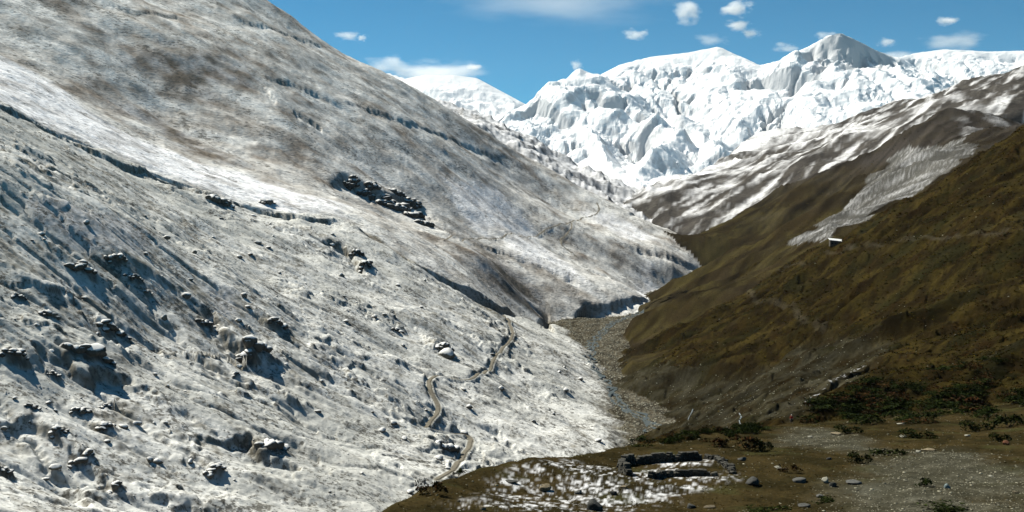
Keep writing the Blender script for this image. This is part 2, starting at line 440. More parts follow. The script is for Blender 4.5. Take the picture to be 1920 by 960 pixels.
for i, q in enumerate([(215, 482, 46, 14), (285, 482, 26, 9), (150, 500, 60, 20), (250, 520, 40, 24), (276, 545, 20, 22), (520, 610, 46, 34), (410, 383, 60, 22), (500, 381, 34, 12),
          (416, 412, 14, 14), (447, 388, 12, 24), (70, 535, 20, 14), (140, 530, 30, 20), (35, 560, 30, 22), (90, 590, 40, 22), (210, 610, 64, 34), (25, 668, 52, 46), (100, 690, 30, 34), (165, 672, 100, 56),
          (470, 655, 76, 50), (150, 765, 44, 24), (195, 745, 26, 14), (195, 795, 46, 24), (270, 798, 26, 16), (110, 805, 36, 24), (150, 850, 52, 40), (205, 915, 50, 36), (265, 905, 26, 24), (510, 840, 78, 50),
          (400, 878, 44, 30), (345, 940, 28, 24), (465, 868, 26, 22), (4, 880, 40, 90), (668, 478, 34, 26), (684, 500, 36, 40), (832, 655, 48, 34), (835, 840, 60, 10), (440, 700, 20, 14), (560, 560, 22, 14),
          (600, 520, 26, 18), (330, 450, 20, 10), (740, 620, 22, 16), (960, 700, 18, 14), (1060, 760, 16, 12), (300, 690, 18, 12), (60, 760, 30, 18), (840, 520, 20, 12), (385, 595, 40, 18), (430, 620, 30, 24)]):
    if q[2] >= 34 or i % 4 == 0: outcrop(*q, i)
scarp([(70, 768), (100, 792), (160, 838), (235, 930)], 3, 3, 14, 1.0, 21)
scarp([(10, 790), (60, 850), (130, 905), (210, 965)], 2.2, 2.5, 10, 0.8, 23)
scarp([(395, 575), (430, 620), (480, 668), (512, 672)], 4.2, 3.5, 14, 1.5, 24)
scarp([(210, 588), (250, 620), (300, 650)], 2.4, 2.5, 10, 1.4, 25)
scarp([(100, 655), (160, 690), (215, 690)], 4.2, 3.5, 14, 1.5, 26)
scarp([(470, 815), (510, 850), (556, 862)], 3.6, 3, 10, 1.5, 27)
scarp([(640, 455), (668, 480), (690, 520)], 6, 3, 14, 1.5, 28)
scarp([(770, 836), (800, 842), (830, 838)], 1.6, 1, 5, 0.6, 29)
scarp([(550, 815), (600, 850), (640, 900)], 1.8, 1.5, 8, 1.0, 30)
scarp([(930, 800), (960, 830), (985, 852)], 2.5, 1.5, 8, 1.0, 31)
scarp([(1500, 764), (1540, 737), (1580, 707), (1628, 682)], 2.6, 1.5, 8, 1.0, 41)
scarp([(1690, 648), (1760, 622), (1830, 592), (1925, 556)], 2.6, 1.5, 9, 1.2, 42)
scarp([(1410, 645), (1480, 628), (1560, 618), (1640, 624)], 2.4, 1.5, 9, 1.4, 43)
scarp([(1570, 556), (1600, 550), (1635, 538)], 2.2, 1.5, 7, 1.4, 44)
scarp([(1640, 470), (1720, 455), (1800, 450), (1925, 430)], 1.6, 1.5, 7, 1.2, 45)
scarp([(1255, 700), (1330, 708), (1420, 695), (1500, 660)], 2.2, 2, 9, 1.4, 46)
print("features", time.time() - T0)

# the paths: level benches cut across the slopes
def cut_path(px, half, depth=0.0):
    pts = []
    for u, v in px:
        h = hit(u, v)
        if h is not None: pts.append(h)
    # densify and smooth
    q = np.array(pts)
    s = np.concatenate([[0], np.cumsum(np.hypot(*(q[1:, :2] - q[:-1, :2]).T))])
    n = max(int(s[-1] / 2.0), 8)
    si = np.linspace(0, s[-1], n)
    q = np.stack([np.interp(si, s, q[:, k]) for k in range(3)], 1)
    for _ in range(3):
        q[1:-1] = q[1:-1] * 0.5 + (q[2:] + q[:-2]) * 0.25
    zz = zat(q[:, 0], q[:, 1]); 
    for _ in range(6):
        zz[1:-1] = zz[1:-1] * 0.5 + (zz[2:] + zz[:-2]) * 0.25
    q[:, 2] = zz - depth
    pl = [(a[0], a[1]) for a in q]
    b = block(pl, half * 4 + 3)
    x, y = X[b], Y[b]
    best = np.full(x.shape, 1e9, np.float32); zp = np.zeros(x.shape, np.float32)
    for a, c in zip(q[:-1], q[1:]):
        dx, dy = c[0] - a[0], c[1] - a[1]; L2 = dx * dx + dy * dy + 1e-9
        t = np.clip(((x - a[0]) * dx + (y - a[1]) * dy) / L2, 0, 1)
        d = np.hypot(x - a[0] - t * dx, y - a[1] - t * dy)
        m = d < best
        best = np.where(m, d, best); zp = np.where(m, a[2] + t * (c[2] - a[2]), zp)
    w = 1 - ss(half * 1.15, half * 2.2, best)
    Z[b] = Z[b] * (1 - w) + zp * w
    rock[b] *= 1 - w
    pathm[b] = np.maximum(pathm[b], 1 - ss(half * 0.9, half * 1.3, best))
    return q

pathm = np.zeros(Z.shape, np.float32)
PATH_A = [(905, 560), (925, 575), (945, 592), (958, 612), (962, 625), (953, 642), (940, 655), (925, 675), (908, 697), (890, 709), (862, 712), (835, 705), (812, 706), (804, 717), (806, 732), (815, 748), (823, 762), (818, 778), (806, 790), (797, 801)]
PATH_B = [(797, 801), (815, 806), (840, 811), (875, 814), (884, 824), (880, 840), (868, 855), (855, 872), (840, 886), (820, 899)]
PATH_C = [(830, 447), (870, 448), (900, 447), (945, 444), (1000, 444), (1012, 438), (1022, 431), (1060, 421), (1072, 416), (1090, 408), (1118, 402), (1124, 392), (1119, 380)]
PATH_D = [(1072, 418), (1072, 428), (1062, 440), (1051, 448), (1053, 460), (1066, 470), (1085, 485)]
paths = [cut_path(PATH_A, 1.05), cut_path(PATH_B, 1.05), cut_path(PATH_C, 1.1), cut_path(PATH_D, 1.1)]
STK = None

# ------------------------------------------------------------------ colour of the ground
Zx = np.gradient(Z, axis=1) / np.maximum(np.gradient(X, axis=1), 1e-6)      # slope along a row (dX)
dYr = np.gradient(yr)[:, None]
Zy = (np.gradient(Z, axis=0) - Zx * (np.gradient(X, axis=0))) / dYr
NZ = 1 / np.sqrt(1 + Zx ** 2 + Zy ** 2)
steep = np.sqrt(Zx ** 2 + Zy ** 2)

SNOW = np.array([0.80, 0.81, 0.82]); 
def mix(a, b, m):
    return a + (b - a) * m[..., None]
C = np.zeros(Z.shape + (3,), np.float32)
n1 = fbm(X / 60, Y / 60, 4, 201); n2 = fbm(X / 9, Y / 9, 4, 211); n3 = fbm(X / 2.2, Y / 2.2, 3, 221)
fall = X * 0.97 - Y * 0.2; cross = X * 0.2 + Y * 0.97
streak = fbm(cross / 42 + n1 * 1.4 + 0.25 * n2, fall / 240, 4, 231)

# lower left slope: broken snow over dark scree
soil = mix(np.array([0.15, 0.14, 0.115]), np.array([0.09, 0.088, 0.078]), ss(-0.2, 0.4, n2))
cov = ss(-0.05, 0.36, 0.26 + 0.05 * np.clip(-GUL, 0, 3) - 0.20 * (steep - 0.72) + 0.30 * n2 + 0.26 * n3 + 0.26 * n1)
dust = mix(np.array([0.58, 0.585, 0.56]), np.array([0.42, 0.425, 0.40]), ss(-0.25, 0.35, n1 + 0.5 * n3 + 0.8 * streak))
cLN = mix(soil * 1.3, dust, cov)
# upper slope: thin snow on brown turf
turf = mix(np.array([0.16, 0.13, 0.10]), np.array([0.10, 0.085, 0.065]), ss(-0.3, 0.3, streak))
terr = fbm(Z / 11 + 0.6 * n1, (Y + 0.2 * X) / 60, 2, 235); n2b = fbm(X / 24, Y / 24, 3, 236)
cov = np.clip(0.70 + 0.62 * streak + 0.55 * n2b + 0.40 * n1 + 0.40 * terr - 0.3 * (steep - 0.55), 0.1, 1)
cLU = mix(turf * 1.15, np.array([0.70, 0.70, 0.67]), cov * 0.88)
cD = mix(np.array([0.11, 0.105, 0.10]), SNOW * 0.9, np.clip(0.42 + 0.5 * n1 + 0.25 * n2 - 0.75 * (steep - 0.75), 0.05, 0.85))
hE = (Z - 60 + 90 * fbm(X / 200, Y / 260, 4, 241))
cE0 = mix(np.array([0.030, 0.027, 0.024]), np.array([0.055, 0.050, 0.044]), ss(-.3, .3, n1))
stE = fbm((X * .75 - Y * .6) / 30, (X * .6 + Y * .75) / 220, 4, 243)
cE = mix(cE0, SNOW, np.clip(ss(0.05, 0.6, stE + 0.5 * fbm(X / 45, Y / 70, 4, 246) + 0.1) * 0.6, 0, 1))
cF = mix(np.array([0.040, 0.030, 0.014]), np.array([0.070, 0.058, 0.022]), ss(-0.3, 0.4, n1 + 0.5 * n2))
cF = mix(cF, np.array([0.062, 0.054, 0.046]), np.clip(ss(-10, 120, Z + 80 * n1) * 0.9 + 0.5 * fbm((X * .8 + Y * .5) / 30, (Y * .8 - X * .5) / 120, 3, 249), 0, 1))
cF = mix(cF, np.array([0.02, 0.016, 0.010]), ss(0.0, 0.4, fbm(X / 40, Y / 60, 4, 250)) * 0.7)
veg = mix(np.array([0.033, 0.024, 0.010]), np.array([0.074, 0.056, 0.016]), ss(-0.25, 0.35, n2 + 0.4 * n3))
veg = mix(veg, np.array([0.066, 0.036, 0.013]), ss(0.05, 0.5, fbm(X / 13, Y / 13, 4, 251)) * 0.35)
veg = mix(veg, np.array([0.030, 0.030, 0.012]), ss(0.0, 0.45, fbm(X / 22, Y / 22, 4, 261)) * 0.8)
scree = mix(np.array([0.050, 0.045, 0.026]), np.array([0.082, 0.076, 0.050]), ss(-0.3, 0.4, n2 + n3 * 0.6))
sc_m = ss(0, 22, -(Z + 66 - 12 * n1 - 10 * n2 + (Y - 450) * 0.03))
cG = mix(veg, scree, np.clip(sc_m + ss(0.2, 0.55, fbm(X / 30, Y / 14, 4, 271)) * 0.5, 0, 1))
cK = mix(np.array([0.017, 0.014, 0.006]), np.array([0.032, 0.024, 0.010]), ss(-0.3, 0.3, n2 + 0.5 * n3))
cK = mix(cK, np.array([0.034, 0.034, 0.013]), ss(0.1, 0.5, fbm(X / 7, Y / 7, 3, 281)) * 0.7)
bed = (0.75 + 0.9 * np.clip(fbm(X / 7, Y / 18, 4, 291), -.6, .6))[..., None] * mix(np.array([0.058, 0.050, 0.034]), np.array([0.112, 0.104, 0.08]), ss(-0.2, 0.5, n3 + 0.5 * n2))

def inside(px, soft, warp=6.0, wl=18.0):
    pts = ground_pts(px)
    x = X + fbm(X / wl, Y / wl, 4, 501) * warp; y = Y + fbm(X / wl, Y / wl, 4, 511) * warp
    m = np.zeros(Z.shape, np.float32)
    b = block(pts, soft + warp + 5)
    m[b] = 1 - ss(-soft, soft, poly_sdf(x[b], y[b], pts))
    return m
def along(px, half, warp=2.0):
    pts = ground_pts(px)
    m = np.zeros(Z.shape, np.float32); b = block(pts, half * 2 + 6)
    x = X[b] + fbm(X[b] / 9, Y[b] / 9, 3, 521) * warp; y = Y[b] + fbm(X[b] / 9, Y[b] / 9, 3, 531) * warp
    m[b] = 1 - ss(half * 0.6, half * 1.4, seg_dist(x, y, pts)[0])
    return m
BROWN = np.array([0.15, 0.13, 0.085])
bench = inside([(-80, 60), (-80, 150), (0, 190), (100, 241), (250, 306), (400, 360), (520, 392), (640, 402), (660, 388), (560, 357), (400, 312), (200, 228), (60, 140)], 14, 26, 45)
cLU = mix(cLU, mix(turf, SNOW * 0.92, np.clip(0.93 + 0.7 * n2b + 0.5 * terr + 0.3 * n2, 0, 1)), bench * 0.95)
for pg in ([(945, 438), (1010, 452), (1110, 545), (1060, 522), (960, 475)], [(840, 335), (930, 350), (1010, 440), (900, 440), (850, 380)], [(1090, 400), (1150, 400), (1240, 450), (1180, 450)], [(1215, 490), (1320, 530), (1215, 575), (1190, 540)]):
    cLU = mix(cLU, mix(turf, SNOW, np.clip(0.9 + 0.7 * n2b, 0, 1)), inside(pg, 12, 16) * 0.75)
for pg in ([(215, 90), (420, 90), (500, 160), (420, 190), (300, 160)], [(150, 150), (300, 220), (480, 320), (430, 310), (200, 200)], [(880, 430), (970, 520), (1090, 600), (980, 590), (890, 500)]):
    cLU = mix(cLU, mix(turf, SNOW, np.clip(0.12 + 0.7 * n2b, 0, .7)), inside(pg, 20, 35, 50) * 0.85)
for pg in ([(40, 372), (110, 372), (250, 415), (295, 462), (235, 482), (130, 462), (60, 412)], [(380, 530), (430, 540), (450, 580), (410, 590)]):
    cLN = mix(cLN, mix(np.array([0.10, 0.095, 0.08]), SNOW, np.clip(0.40 + 0.5 * n3, 0, .8)), inside(pg, 4, 5, 12) * 0.9)
crestb = along([(700, 446), (760, 484), (850, 540), (930, 588), (960, 602)], 9, 5)
cLN = mix(cLN, BROWN, crestb * np.clip(0.55 + n3 + 0.6 * n2, 0, 1)); cLU = mix(cLU, BROWN, crestb * np.clip(0.55 + n3 + 0.6 * n2, 0, 1))
nE = fbm(X / 90, Y / 150, 4, 244)
snE = ss(-30, 30, Z - np.interp(X, [250, 450, 650, 800, 900, 1000, 1100, 1300], [42, 90, 172, 212, 272, 340, 400, 460]) + 85 * nE) * (1 - ss(0.0, 0.25, fbm(X / 60, Y / 90, 3, 248) + 0.25 * (ss(1000, 1120, X) - 0.6)) * 0.75)
cE = mix(cE, mix(cE0, SNOW * 0.86, np.clip(0.78 + 0.9 * fbm(X / 70, Y / 110, 4, 247) + 0.35 * stE - 0.5 * (steep - .55), 0, 1)), snE)
scg = inside([(1700, 278), (1760, 272), (1832, 283), (1800, 305), (1760, 328), (1640, 396), (1565, 442), (1500, 460), (1478, 455), (1530, 425), (1575, 395), (1620, 350), (1665, 300)], 4, 13, 22)
snF = inside([(1790, 200), (1850, 196), (1930, 214), (1890, 240), (1835, 245), (1800, 225)], 15, 40, 40)
cF = mix(cF, SNOW * 0.8, snF * np.clip(0.12 + 1.1 * fbm(X / 25, Y / 40, 4, 571), 0, 0.6))
cF = mix(cF, mix(np.array([0.13, 0.127, 0.115]), SNOW, np.clip(0.05 + 0.9 * fbm((X * .8 + Y * .5) / 7, (Y * .8 - X * .5) / 40, 4, 561) + 0.6 * n3 + 0.5 * n1, 0, 1) * 0.8), ss(0.35, 0.6, scg + 0.3 * n2))
scm = np.maximum(inside([(1140, 725), (1172, 672), (1205, 660), (1240, 690), (1330, 705), (1420, 692), (1500, 655), (1555, 622), (1665, 640), (1640, 680), (1545, 740), (1480, 790), (1300, 810), (1190, 780)], 5, 10, 20),
                 inside([(1345, 528), (1300, 552), (1215, 603), (1160, 685), (1192, 668), (1215, 636), (1260, 592), (1330, 552), (1390, 520)], 8, 12, 24) * 0.6)
cG = mix(veg, scree, np.clip(scm * np.clip(0.75 + 1.2 * n2, 0, 1) + ss(0.25, 0.6, fbm(X / 30, Y / 14, 4, 271)) * 0.45, 0, 1))
for pl, wd in (([(1340, 553), (1395, 549), (1430, 565), (1470, 574), (1500, 595), (1545, 612)], 1.6), ([(1585, 462), (1640, 458), (1700, 447), (1800, 446), (1925, 430)], 1.1), ([(1600, 460), (1560, 475), (1480, 500), (1400, 520)], 1.0)):
    cG = mix(cG, np.array([0.13, 0.115, 0.08]), along(pl, wd, 1.5) * 0.4)
grv = np.maximum(inside([(1540, 975), (1590, 905), (1700, 848), (1790, 840), (1950, 885), (1950, 990)], 4, 7, 12), inside([(1440, 832), (1500, 800), (1560, 806), (1720, 852), (1560, 845)], 4, 6, 9))
cK = mix(cK, mix(np.array([0.040, 0.039, 0.028]), np.array([0.075, 0.073, 0.055]), ss(-0.1, 0.5, n3)), grv * np.clip(0.8 + 0.6 * n2, 0, 1))
snp = inside([(860, 975), (930, 900), (1000, 872), (1080, 862), (1160, 882), (1215, 884), (1240, 868), (1330, 860), (1300, 880), (1345, 890), (1392, 884), (1340, 907), (1270, 930), (1190, 957), (1100, 985)], 1.5, 3, 8)
n4 = fbm(X / 0.9, Y / 0.9, 4, 541)
cK = mix(cK, SNOW * 0.8, snp * 0.85 * ss(-0.05, 0.5, 0.0 + n4 * 0.8 + 0.5 * fbm(X / 0.45, Y / 0.9, 3, 543) + 0.5 * fbm(X / 4, Y / 4, 2, 551)))
C_ROCK_SHADE = np.array([0.085, 0.08, 0.068])  # bare rock and the painted shade under outcrops, one dark colour
cLN = mix(cLN, C_ROCK_SHADE * (0.7 + 0.9 * ss(-.3, .5, n3))[..., None], rock * 0.9)
toe = 1 - ss(0.5, 4.5, TOE + 5 * n3 + 3 * n2); cLN = mix(cLN, bed * 1.2, np.clip(toe, 0, 1) * 0.8)
cPATH = np.array([0.16, 0.15, 0.12]) * (0.9 + 0.4 * n3)[..., None]
cLN = mix(cLN, cPATH, pathm); cLU = mix(cLU, cPATH, pathm * 0.9)
cG = mix(cG, SNOW * 1.2, along([(1512, 752), (1548, 728), (1585, 700), (1620, 684)], 0.7, 2.5) * ss(0.1, 0.3, n3))
cG = cG * (1 + 0.9 * np.clip(fbm((Y + 0.3 * X) / 12, X / 60, 4, 273), -.6, .6) + 0.5 * np.clip(fbm(X / 40, Y / 40, 3, 275), -.6, .6))[..., None]
cF *= (1 + 0.9 * np.clip(fbm((Y * .8 - X * .5) / 16, (X * .8 + Y * .5) / 110, 4, 253), -.7, .7))[..., None]
cG *= 0.32; cF *= 0.46
for r, c in ((K, cK), (G, cG), (FH, cF), (E, cE), (LN, cLN), (LU, cLU), (D, cD), (FL, bed)):
    m = REG == r
    C[m] = c[m]
print("colour", time.time() - T0)

# ------------------------------------------------------------------ materials
def terrain_mat(name, fine=1.0, bump=0.3, bscale=1.0, rough=0.92, var=0.35):
    m = bpy.data.materials.new(name); m.use_nodes = True
    t = m.node_tree; n = t.nodes; b = n["Principled BSDF"]
    b.inputs['Roughness'].default_value = rough
    b.inputs['Specular IOR Level'].default_value = 0.0
    at = n.new("ShaderNodeAttribute"); at.attribute_name = "Col"
    tx = n.new("ShaderNodeTexCoord")
    no = n.new("ShaderNodeTexNoise"); no.inputs['Scale'].default_value = fine; no.inputs['Detail'].default_value = 6; no.inputs['Roughness'].default_value = 0.65
    mr = n.new("ShaderNodeMapRange"); mr.inputs[1].default_value = 0.25; mr.inputs[2].default_value = 0.75
    mr.inputs[3].default_value = 1 - var; mr.inputs[4].default_value = 1 + var
    mx = n.new("ShaderNodeMix"); mx.data_type = 'RGBA'; mx.blend_type = 'MULTIPLY'; mx.inputs[0].default_value = 1
    mx.clamp_result = True
    bp = n.new("ShaderNodeBump"); bp.inputs['Strength'].default_value = bump; bp.inputs['Distance'].default_value = bscale
    t.links.new(tx.outputs['Object'], no.inputs['Vector'])
    t.links.new(no.outputs['Fac'], mr.inputs[0])
    t.links.new(at.outputs['Color'], mx.inputs[6]); t.links.new(mr.outputs[0], mx.inputs[7])
    t.links.new(mx.outputs[2], b.inputs['Base Color'])
    t.links.new(no.outputs['Fac'], bp.inputs['Height']); t.links.new(bp.outputs[0], b.inputs['Normal'])
    return m

def dusted_mat(name, fine, zst, var, specks, bump=0.5, bd=0.5, th=0.80):
    """thin snow: the turf's small terraces and stones break through it"""
    m = terrain_mat(name, fine, bump, bd, var=var)
    t = m.node_tree; n = t.nodes
    no = [x for x in n if x.type == 'TEX_NOISE'][0]; tx = [x for x in n if x.type == 'TEX_COORD'][0]
    mp = n.new("ShaderNodeMapping"); mp.inputs['Scale'].default_value = (1, 1, zst)
    t.links.new(tx.outputs['Object'], mp.inputs[0]); t.links.new(mp.outputs[0], no.inputs['Vector'])
    n2 = n.new("ShaderNodeTexNoise"); n2.inputs['Scale'].default_value = fine * 0.9; n2.inputs['Detail'].default_value = 3; n2.inputs['Roughness'].default_value = 0.75
    n2.noise_dimensions = '4D'; n2.inputs['W'].default_value = 3.3
    t.links.new(mp.outputs[0], n2.inputs['Vector'])
    n3 = n.new("ShaderNodeTexNoise"); n3.inputs['Scale'].default_value = fine * 0.1; n3.inputs['Detail'].default_value = 3
    t.links.new(tx.outputs['Object'], n3.inputs['Vector'])
    ad = n.new("ShaderNodeMath"); ad.operation = 'MULTIPLY_ADD'; ad.inputs[1].default_value = 0.45; t.links.new(n3.outputs['Fac'], ad.inputs[0]); t.links.new(n2.outputs['Fac'], ad.inputs[2])
    mr = n.new("ShaderNodeMapRange"); mr.inputs[1].default_value = th; mr.inputs[2].default_value = th + 0.10; mr.inputs[4].default_value = specks
    t.links.new(ad.outputs[0], mr.inputs[0])
    mx = n.new("ShaderNodeMix"); mx.data_type = 'RGBA'; mx.inputs[7].default_value = (0.075, 0.07, 0.058, 1)
    pb = n["Principled BSDF"]; src = pb.inputs['Base Color'].links[0].from_socket
    t.links.new(src, mx.inputs[6]); t.links.new(mr.outputs[0], mx.inputs[0]); t.links.new(mx.outputs[2], pb.inputs['Base Color'])
    return m

def grid_objects(X, Y, Z, C, REG, specs):
    nr, nc = Z.shape
    rq = REG[:-1, :-1]
    idx = np.arange(nr * nc, dtype=np.int64).reshape(nr, nc)
    for name, regs, mat, *flat in specs:
        m = np.isin(rq, regs)
        if not m.any(): continue
        q = np.stack([idx[:-1, :-1][m], idx[:-1, 1:][m], idx[1:, 1:][m], idx[1:, :-1][m]], 1)
        used, inv = np.unique(q.ravel(), return_inverse=True)
        me = bpy.data.meshes.new(name)
        nv, nq = len(used), len(q)
        me.vertices.add(nv); me.loops.add(nq * 4); me.polygons.add(nq)
        co = np.stack([X.ravel()[used], Y.ravel()[used], Z.ravel()[used]], 1).astype(np.float32)
        me.vertices.foreach_set("co", co.ravel())
        me.loops.foreach_set("vertex_index", inv.astype(np.int32))
        me.polygons.foreach_set("loop_start", np.arange(0, nq * 4, 4, dtype=np.int32))
        me.polygons.foreach_set("loop_total", np.full(nq, 4, np.int32))
        me.polygons.foreach_set("use_smooth", np.full(nq, not flat, bool))
        a = me.color_attributes.new("Col", 'FLOAT_COLOR', 'POINT')
        cc = np.ones((nv, 4), np.float32); cc[:, :C.shape[-1]] = np.clip(C.reshape(-1, C.shape[-1])[used], 0, 4)
        a.data.foreach_set("color", cc.ravel())
        me.update(calc_edges=True)
        me.materials.append(mat)
        o = bpy.data.objects.new(name, me); COL.objects.link(o)
        o['kind'] = 'structure'
        print(name, nq)

M_snowy = dusted_mat("snowy_slope_ground", 0.8, 1.0, 0.26, 0.85, 0.7, 0.4, 0.755)
M_lu = dusted_mat("dusted_turf", 0.22, 2.2, 0.42, 0.7, 0.9, 1.2, 0.785)
M_upper = dusted_mat("thin_snow_turf", 0.10, 1.5, 0.38, 0.6, 0.5, 2.0)
M_veg = terrain_mat("heath_ground", 0.8, 0.6, 0.6, var=0.5)
M_fore = terrain_mat("meadow_ground", 2.5, 0.6, 0.15, var=0.5)
M_far = terrain_mat("mountain_snow_rock", 0.03, 0.5, 10.0, var=0.06, rough=0.8)
M_bed = terrain_mat("river_gravel", 1.2, 0.7, 0.4, var=0.5)

grid_objects(X, Y, Z, C, REG, [("foreground_hill", [K], M_fore), ("brown_hillside", [G], M_veg), ("brown_ridge", [FH], M_veg),
    ("snowy_ridge", [E], M_upper), ("snowy_hillside", [LN], M_snowy), ("upper_hillside", [LU], M_lu), ("rocky_ridge", [D], M_upper), ("river_bed", [FL], M_bed)])

# ------------------------------------------------------------------ the far snow mountains
tf = np.linspace(-0.2, 0.58, 672)
ye = [3300.0]
while ye[-1] < 11550:
    ye.append(ye[-1] * (1.0036 if 5500 < ye[-1] < 9900 else 1.0045 if 10250 < ye[-1] < 11100 else 1.012))
yf = np.array(ye)
XF = (tf[None, :] * yf[:, None]).astype(np.float32); YF = np.repeat(yf[:, None], len(tf), 1).astype(np.float32)

def tent(X, Y, pts, sl, sr, warp=None):
    """ridge: crest polyline (u, v, dist), slope left and right of travel"""
    Q = [P(*p) for p in pts]
    best = np.full(X.shape, -1e9, np.float32)
    for a, b in zip(Q[:-1], Q[1:]):
        dx, dy = b[0] - a[0], b[1] - a[1]; L = math.hypot(dx, dy)
        t = np.clip(((X - a[0]) * dx + (Y - a[1]) * dy) / (L * L), 0, 1)
        qx, qy = X - a[0] - t * dx, Y - a[1] - t * dy
        d = np.sqrt(qx * qx + qy * qy)
        side = dy * (X - a[0]) - dx * (Y - a[1])
        k = np.where(side > 0, sr, sl)
        z = a[2] + t * (b[2] - a[2]) - d * k
        best = np.maximum(best, z)
    return best

wx = fbm(XF / 900, YF / 900, 4, 301) * 120; wy = fbm(XF / 900, YF / 900, 4, 311) * 120
XW, YW = XF + wx, YF + wy
MAIN = [(940, 250, 9600), (985, 215, 9100), (1030, 180, 8800), (1060, 155, 8700), (1085, 126, 8600), (1115, 142, 8800), (1140, 142, 9000), (1165, 119, 9200), (1220, 105, 9300), (1290, 97, 9300),
        (1345, 86, 9300), (1380, 102, 9300), (1425, 121, 9200), (1490, 106, 9000), (1530, 80, 8900), (1555, 61, 8800), (1572, 59, 8800), (1600, 72, 8900), (1640, 93, 9200), (1680, 108, 9600),
        (1710, 100, 9800), (1770, 92, 9800), (1850, 96, 9800), (1920, 95, 9800), (2050, 100, 9800)]
ZM = tent(XF, YF, MAIN, 0.8, 0.50)
SPURS = [
    ([(1085, 128, 8600), (1100, 185, 7950), (1095, 215, 7600), (1120, 265, 7100), (1170, 325, 6300)], 0.8, 0.9),
    ([(1165, 121, 9200), (1195, 170, 8500), (1250, 205, 8000), (1275, 222, 7600)], 0.5, 0.9),
    ([(1095, 165, 8150), (1150, 180, 7800), (1215, 196, 7600), (1262, 225, 7200), (1245, 262, 6900)], 0.9, 0.8),
    ([(1220, 255, 7000), (1232, 280, 6700), (1190, 325, 6100)], 0.7, 0.9),
    ([(1425, 122, 9200), (1418, 152, 8700), (1470, 188, 8200), (1520, 216, 7800)], 0.45, 1.7),
    ([(1495, 106, 9000), (1535, 140, 8500), (1570, 170, 8200), (1610, 195, 7900)], 0.5, 0.45),
    ([(1572, 60, 8800), (1590, 100, 8560), (1615, 130, 8350), (1650, 175, 8100)], 0.9, 1.2),
    ([(1535, 80, 8900), (1550, 115, 8620), (1590, 150, 8350), (1610, 180, 8100)], 0.8, 1.0),
    ([(1030, 182, 8800), (1010, 225, 8200), (1030, 270, 7600)], 0.8, 0.9),
    ([(1290, 230, 7500), (1330, 250, 7200), (1345, 280, 6700)], 0.6, 0.7),
]
rr = random.Random(5)
EX = np.arange(-1700, 6300, 25.0); EY = np.arange(5100, 10300, 25.0)
gx, gy = np.meshgrid(EX, EY); gx = gx.astype(np.float32); gy = gy.astype(np.float32)
gwx, gwy = gx + fbm(gx / 900, gy / 900, 4, 301) * 120, gy + fbm(gx / 900, gy / 900, 4, 311) * 120
EZ = tent(gx, gy, MAIN, 0.8, 0.52)
for pts, sl, sr in SPURS: EZ = np.maximum(EZ, tent(gwx, gwy, pts, sl, sr))
EZ = np.maximum(EZ, np.interp(gy, [3300, 4500, 6000, 7500, 9000], [-160, -60, 170, 420, 700]))
cd = np.interp(gx / gy, [(p[0] - 960) / F for p in MAIN], [p[2] for p in MAIN])
inf_ = ss(0, 250, cd - gy)
EZ = EZ + (fbm(gx / 260, gy / 260, 5, 305, 0.55) * 34 + fbm(gx / 700, gy / 700, 2, 308) * 60) * inf_
def fscarp(px, drop, wid, back):
    """cliff band: the ground on the right of travel (towards the valley) drops away"""
    global EZ
    pts = [tuple(P(*p)[:2]) for p in px]
    jx = gx + fbm(gx / 150, gy / 150, 3, 381) * 50; jy = gy + fbm(gx / 150, gy / 150, 3, 382) * 50
    d, al, sd = seg_dist(jx, jy, pts); L = sum(math.dist(p, q) for p, q in zip(pts[:-1], pts[1:]))
    sgn = d * sd; en = ss(0, L * .12, al) * ss(0, L * .12, L - al) * ((al > 1) & (al < L - 1))
    EZ = EZ - drop * en * ss(0, wid, sgn) * np.exp(-np.clip(sgn - wid, 0, None) / back)
fscarp([(1512, 97, 8930), (1550, 70, 8840), (1572, 62, 8815), (1600, 75, 8900), (1640, 96, 9150)], 150, 190, 600)
fscarp([(1365, 225, 8350), (1395, 185, 8480), (1420, 155, 8600), (1470, 188, 8420), (1535, 224, 8250)], 170, 110, 420)
fscarp([(1200, 140, 9000), (1240, 148, 8900), (1290, 138, 8980), (1330, 150, 8850), (1370, 160, 8750)], 50, 60, 350)
fscarp([(1110, 165, 8250), (1160, 182, 8050), (1215, 196, 7850), (1262, 222, 7600)], 95, 100, 400)
fscarp([(1230, 232, 7500), (1270, 245, 7380), (1300, 262, 7300)], 90, 40, 250)
fscarp([(1000, 245, 8100), (1040, 250, 7900), (1075, 262, 7700)], 90, 50, 300)
gu = 960 + F * gx / gy
summ = ss(1500, 1530, gu) * (1 - ss(1660, 1700, gu)) * ss(8050, 8300, gy) * inf_
kmap = 0.25 + 0.9 * ss(-0.25, 0.25, fbm(gx / 700, gy / 700, 3, 391)) - 0.6 * ss(1700, 1760, gu) - 0.5 * ss(1180, 1240, gu) * (1 - ss(1380, 1440, gu)) * ss(8000, 8400, gy)
kmap = np.clip(kmap + summ * 0.9, 0.08, 1.5)
def sharp(x, y, o, seed):
    r_ = 0; a = 1.0; t_ = 0
    for i in range(o):
        r_ = r_ + a * (1 - np.abs(perlin(x, y, seed + i * 3)) * 2.0); t_ += a; a *= 0.5
        x, y = (x * .8 - y * .6) * 2.07, (x * .6 + y * .8) * 2.07
    return r_ / t_
gu = 960 + F * gx / gy
EZ = EZ + (fbm(gx / 110, gy / 110, 4, 306, 0.6) * 9 + (sharp(gwx / 520, gwy / 520, 4, 307) - 0.6) * 90) * inf_ * (1 - 0.6 * ss(1180, 1240, gu) * (1 - ss(1380, 1440, gu)) * ss(8000, 8400, gy)) + (sharp(gx / 240, gy / 420, 4, 309) - 0.6) * 120 * summ
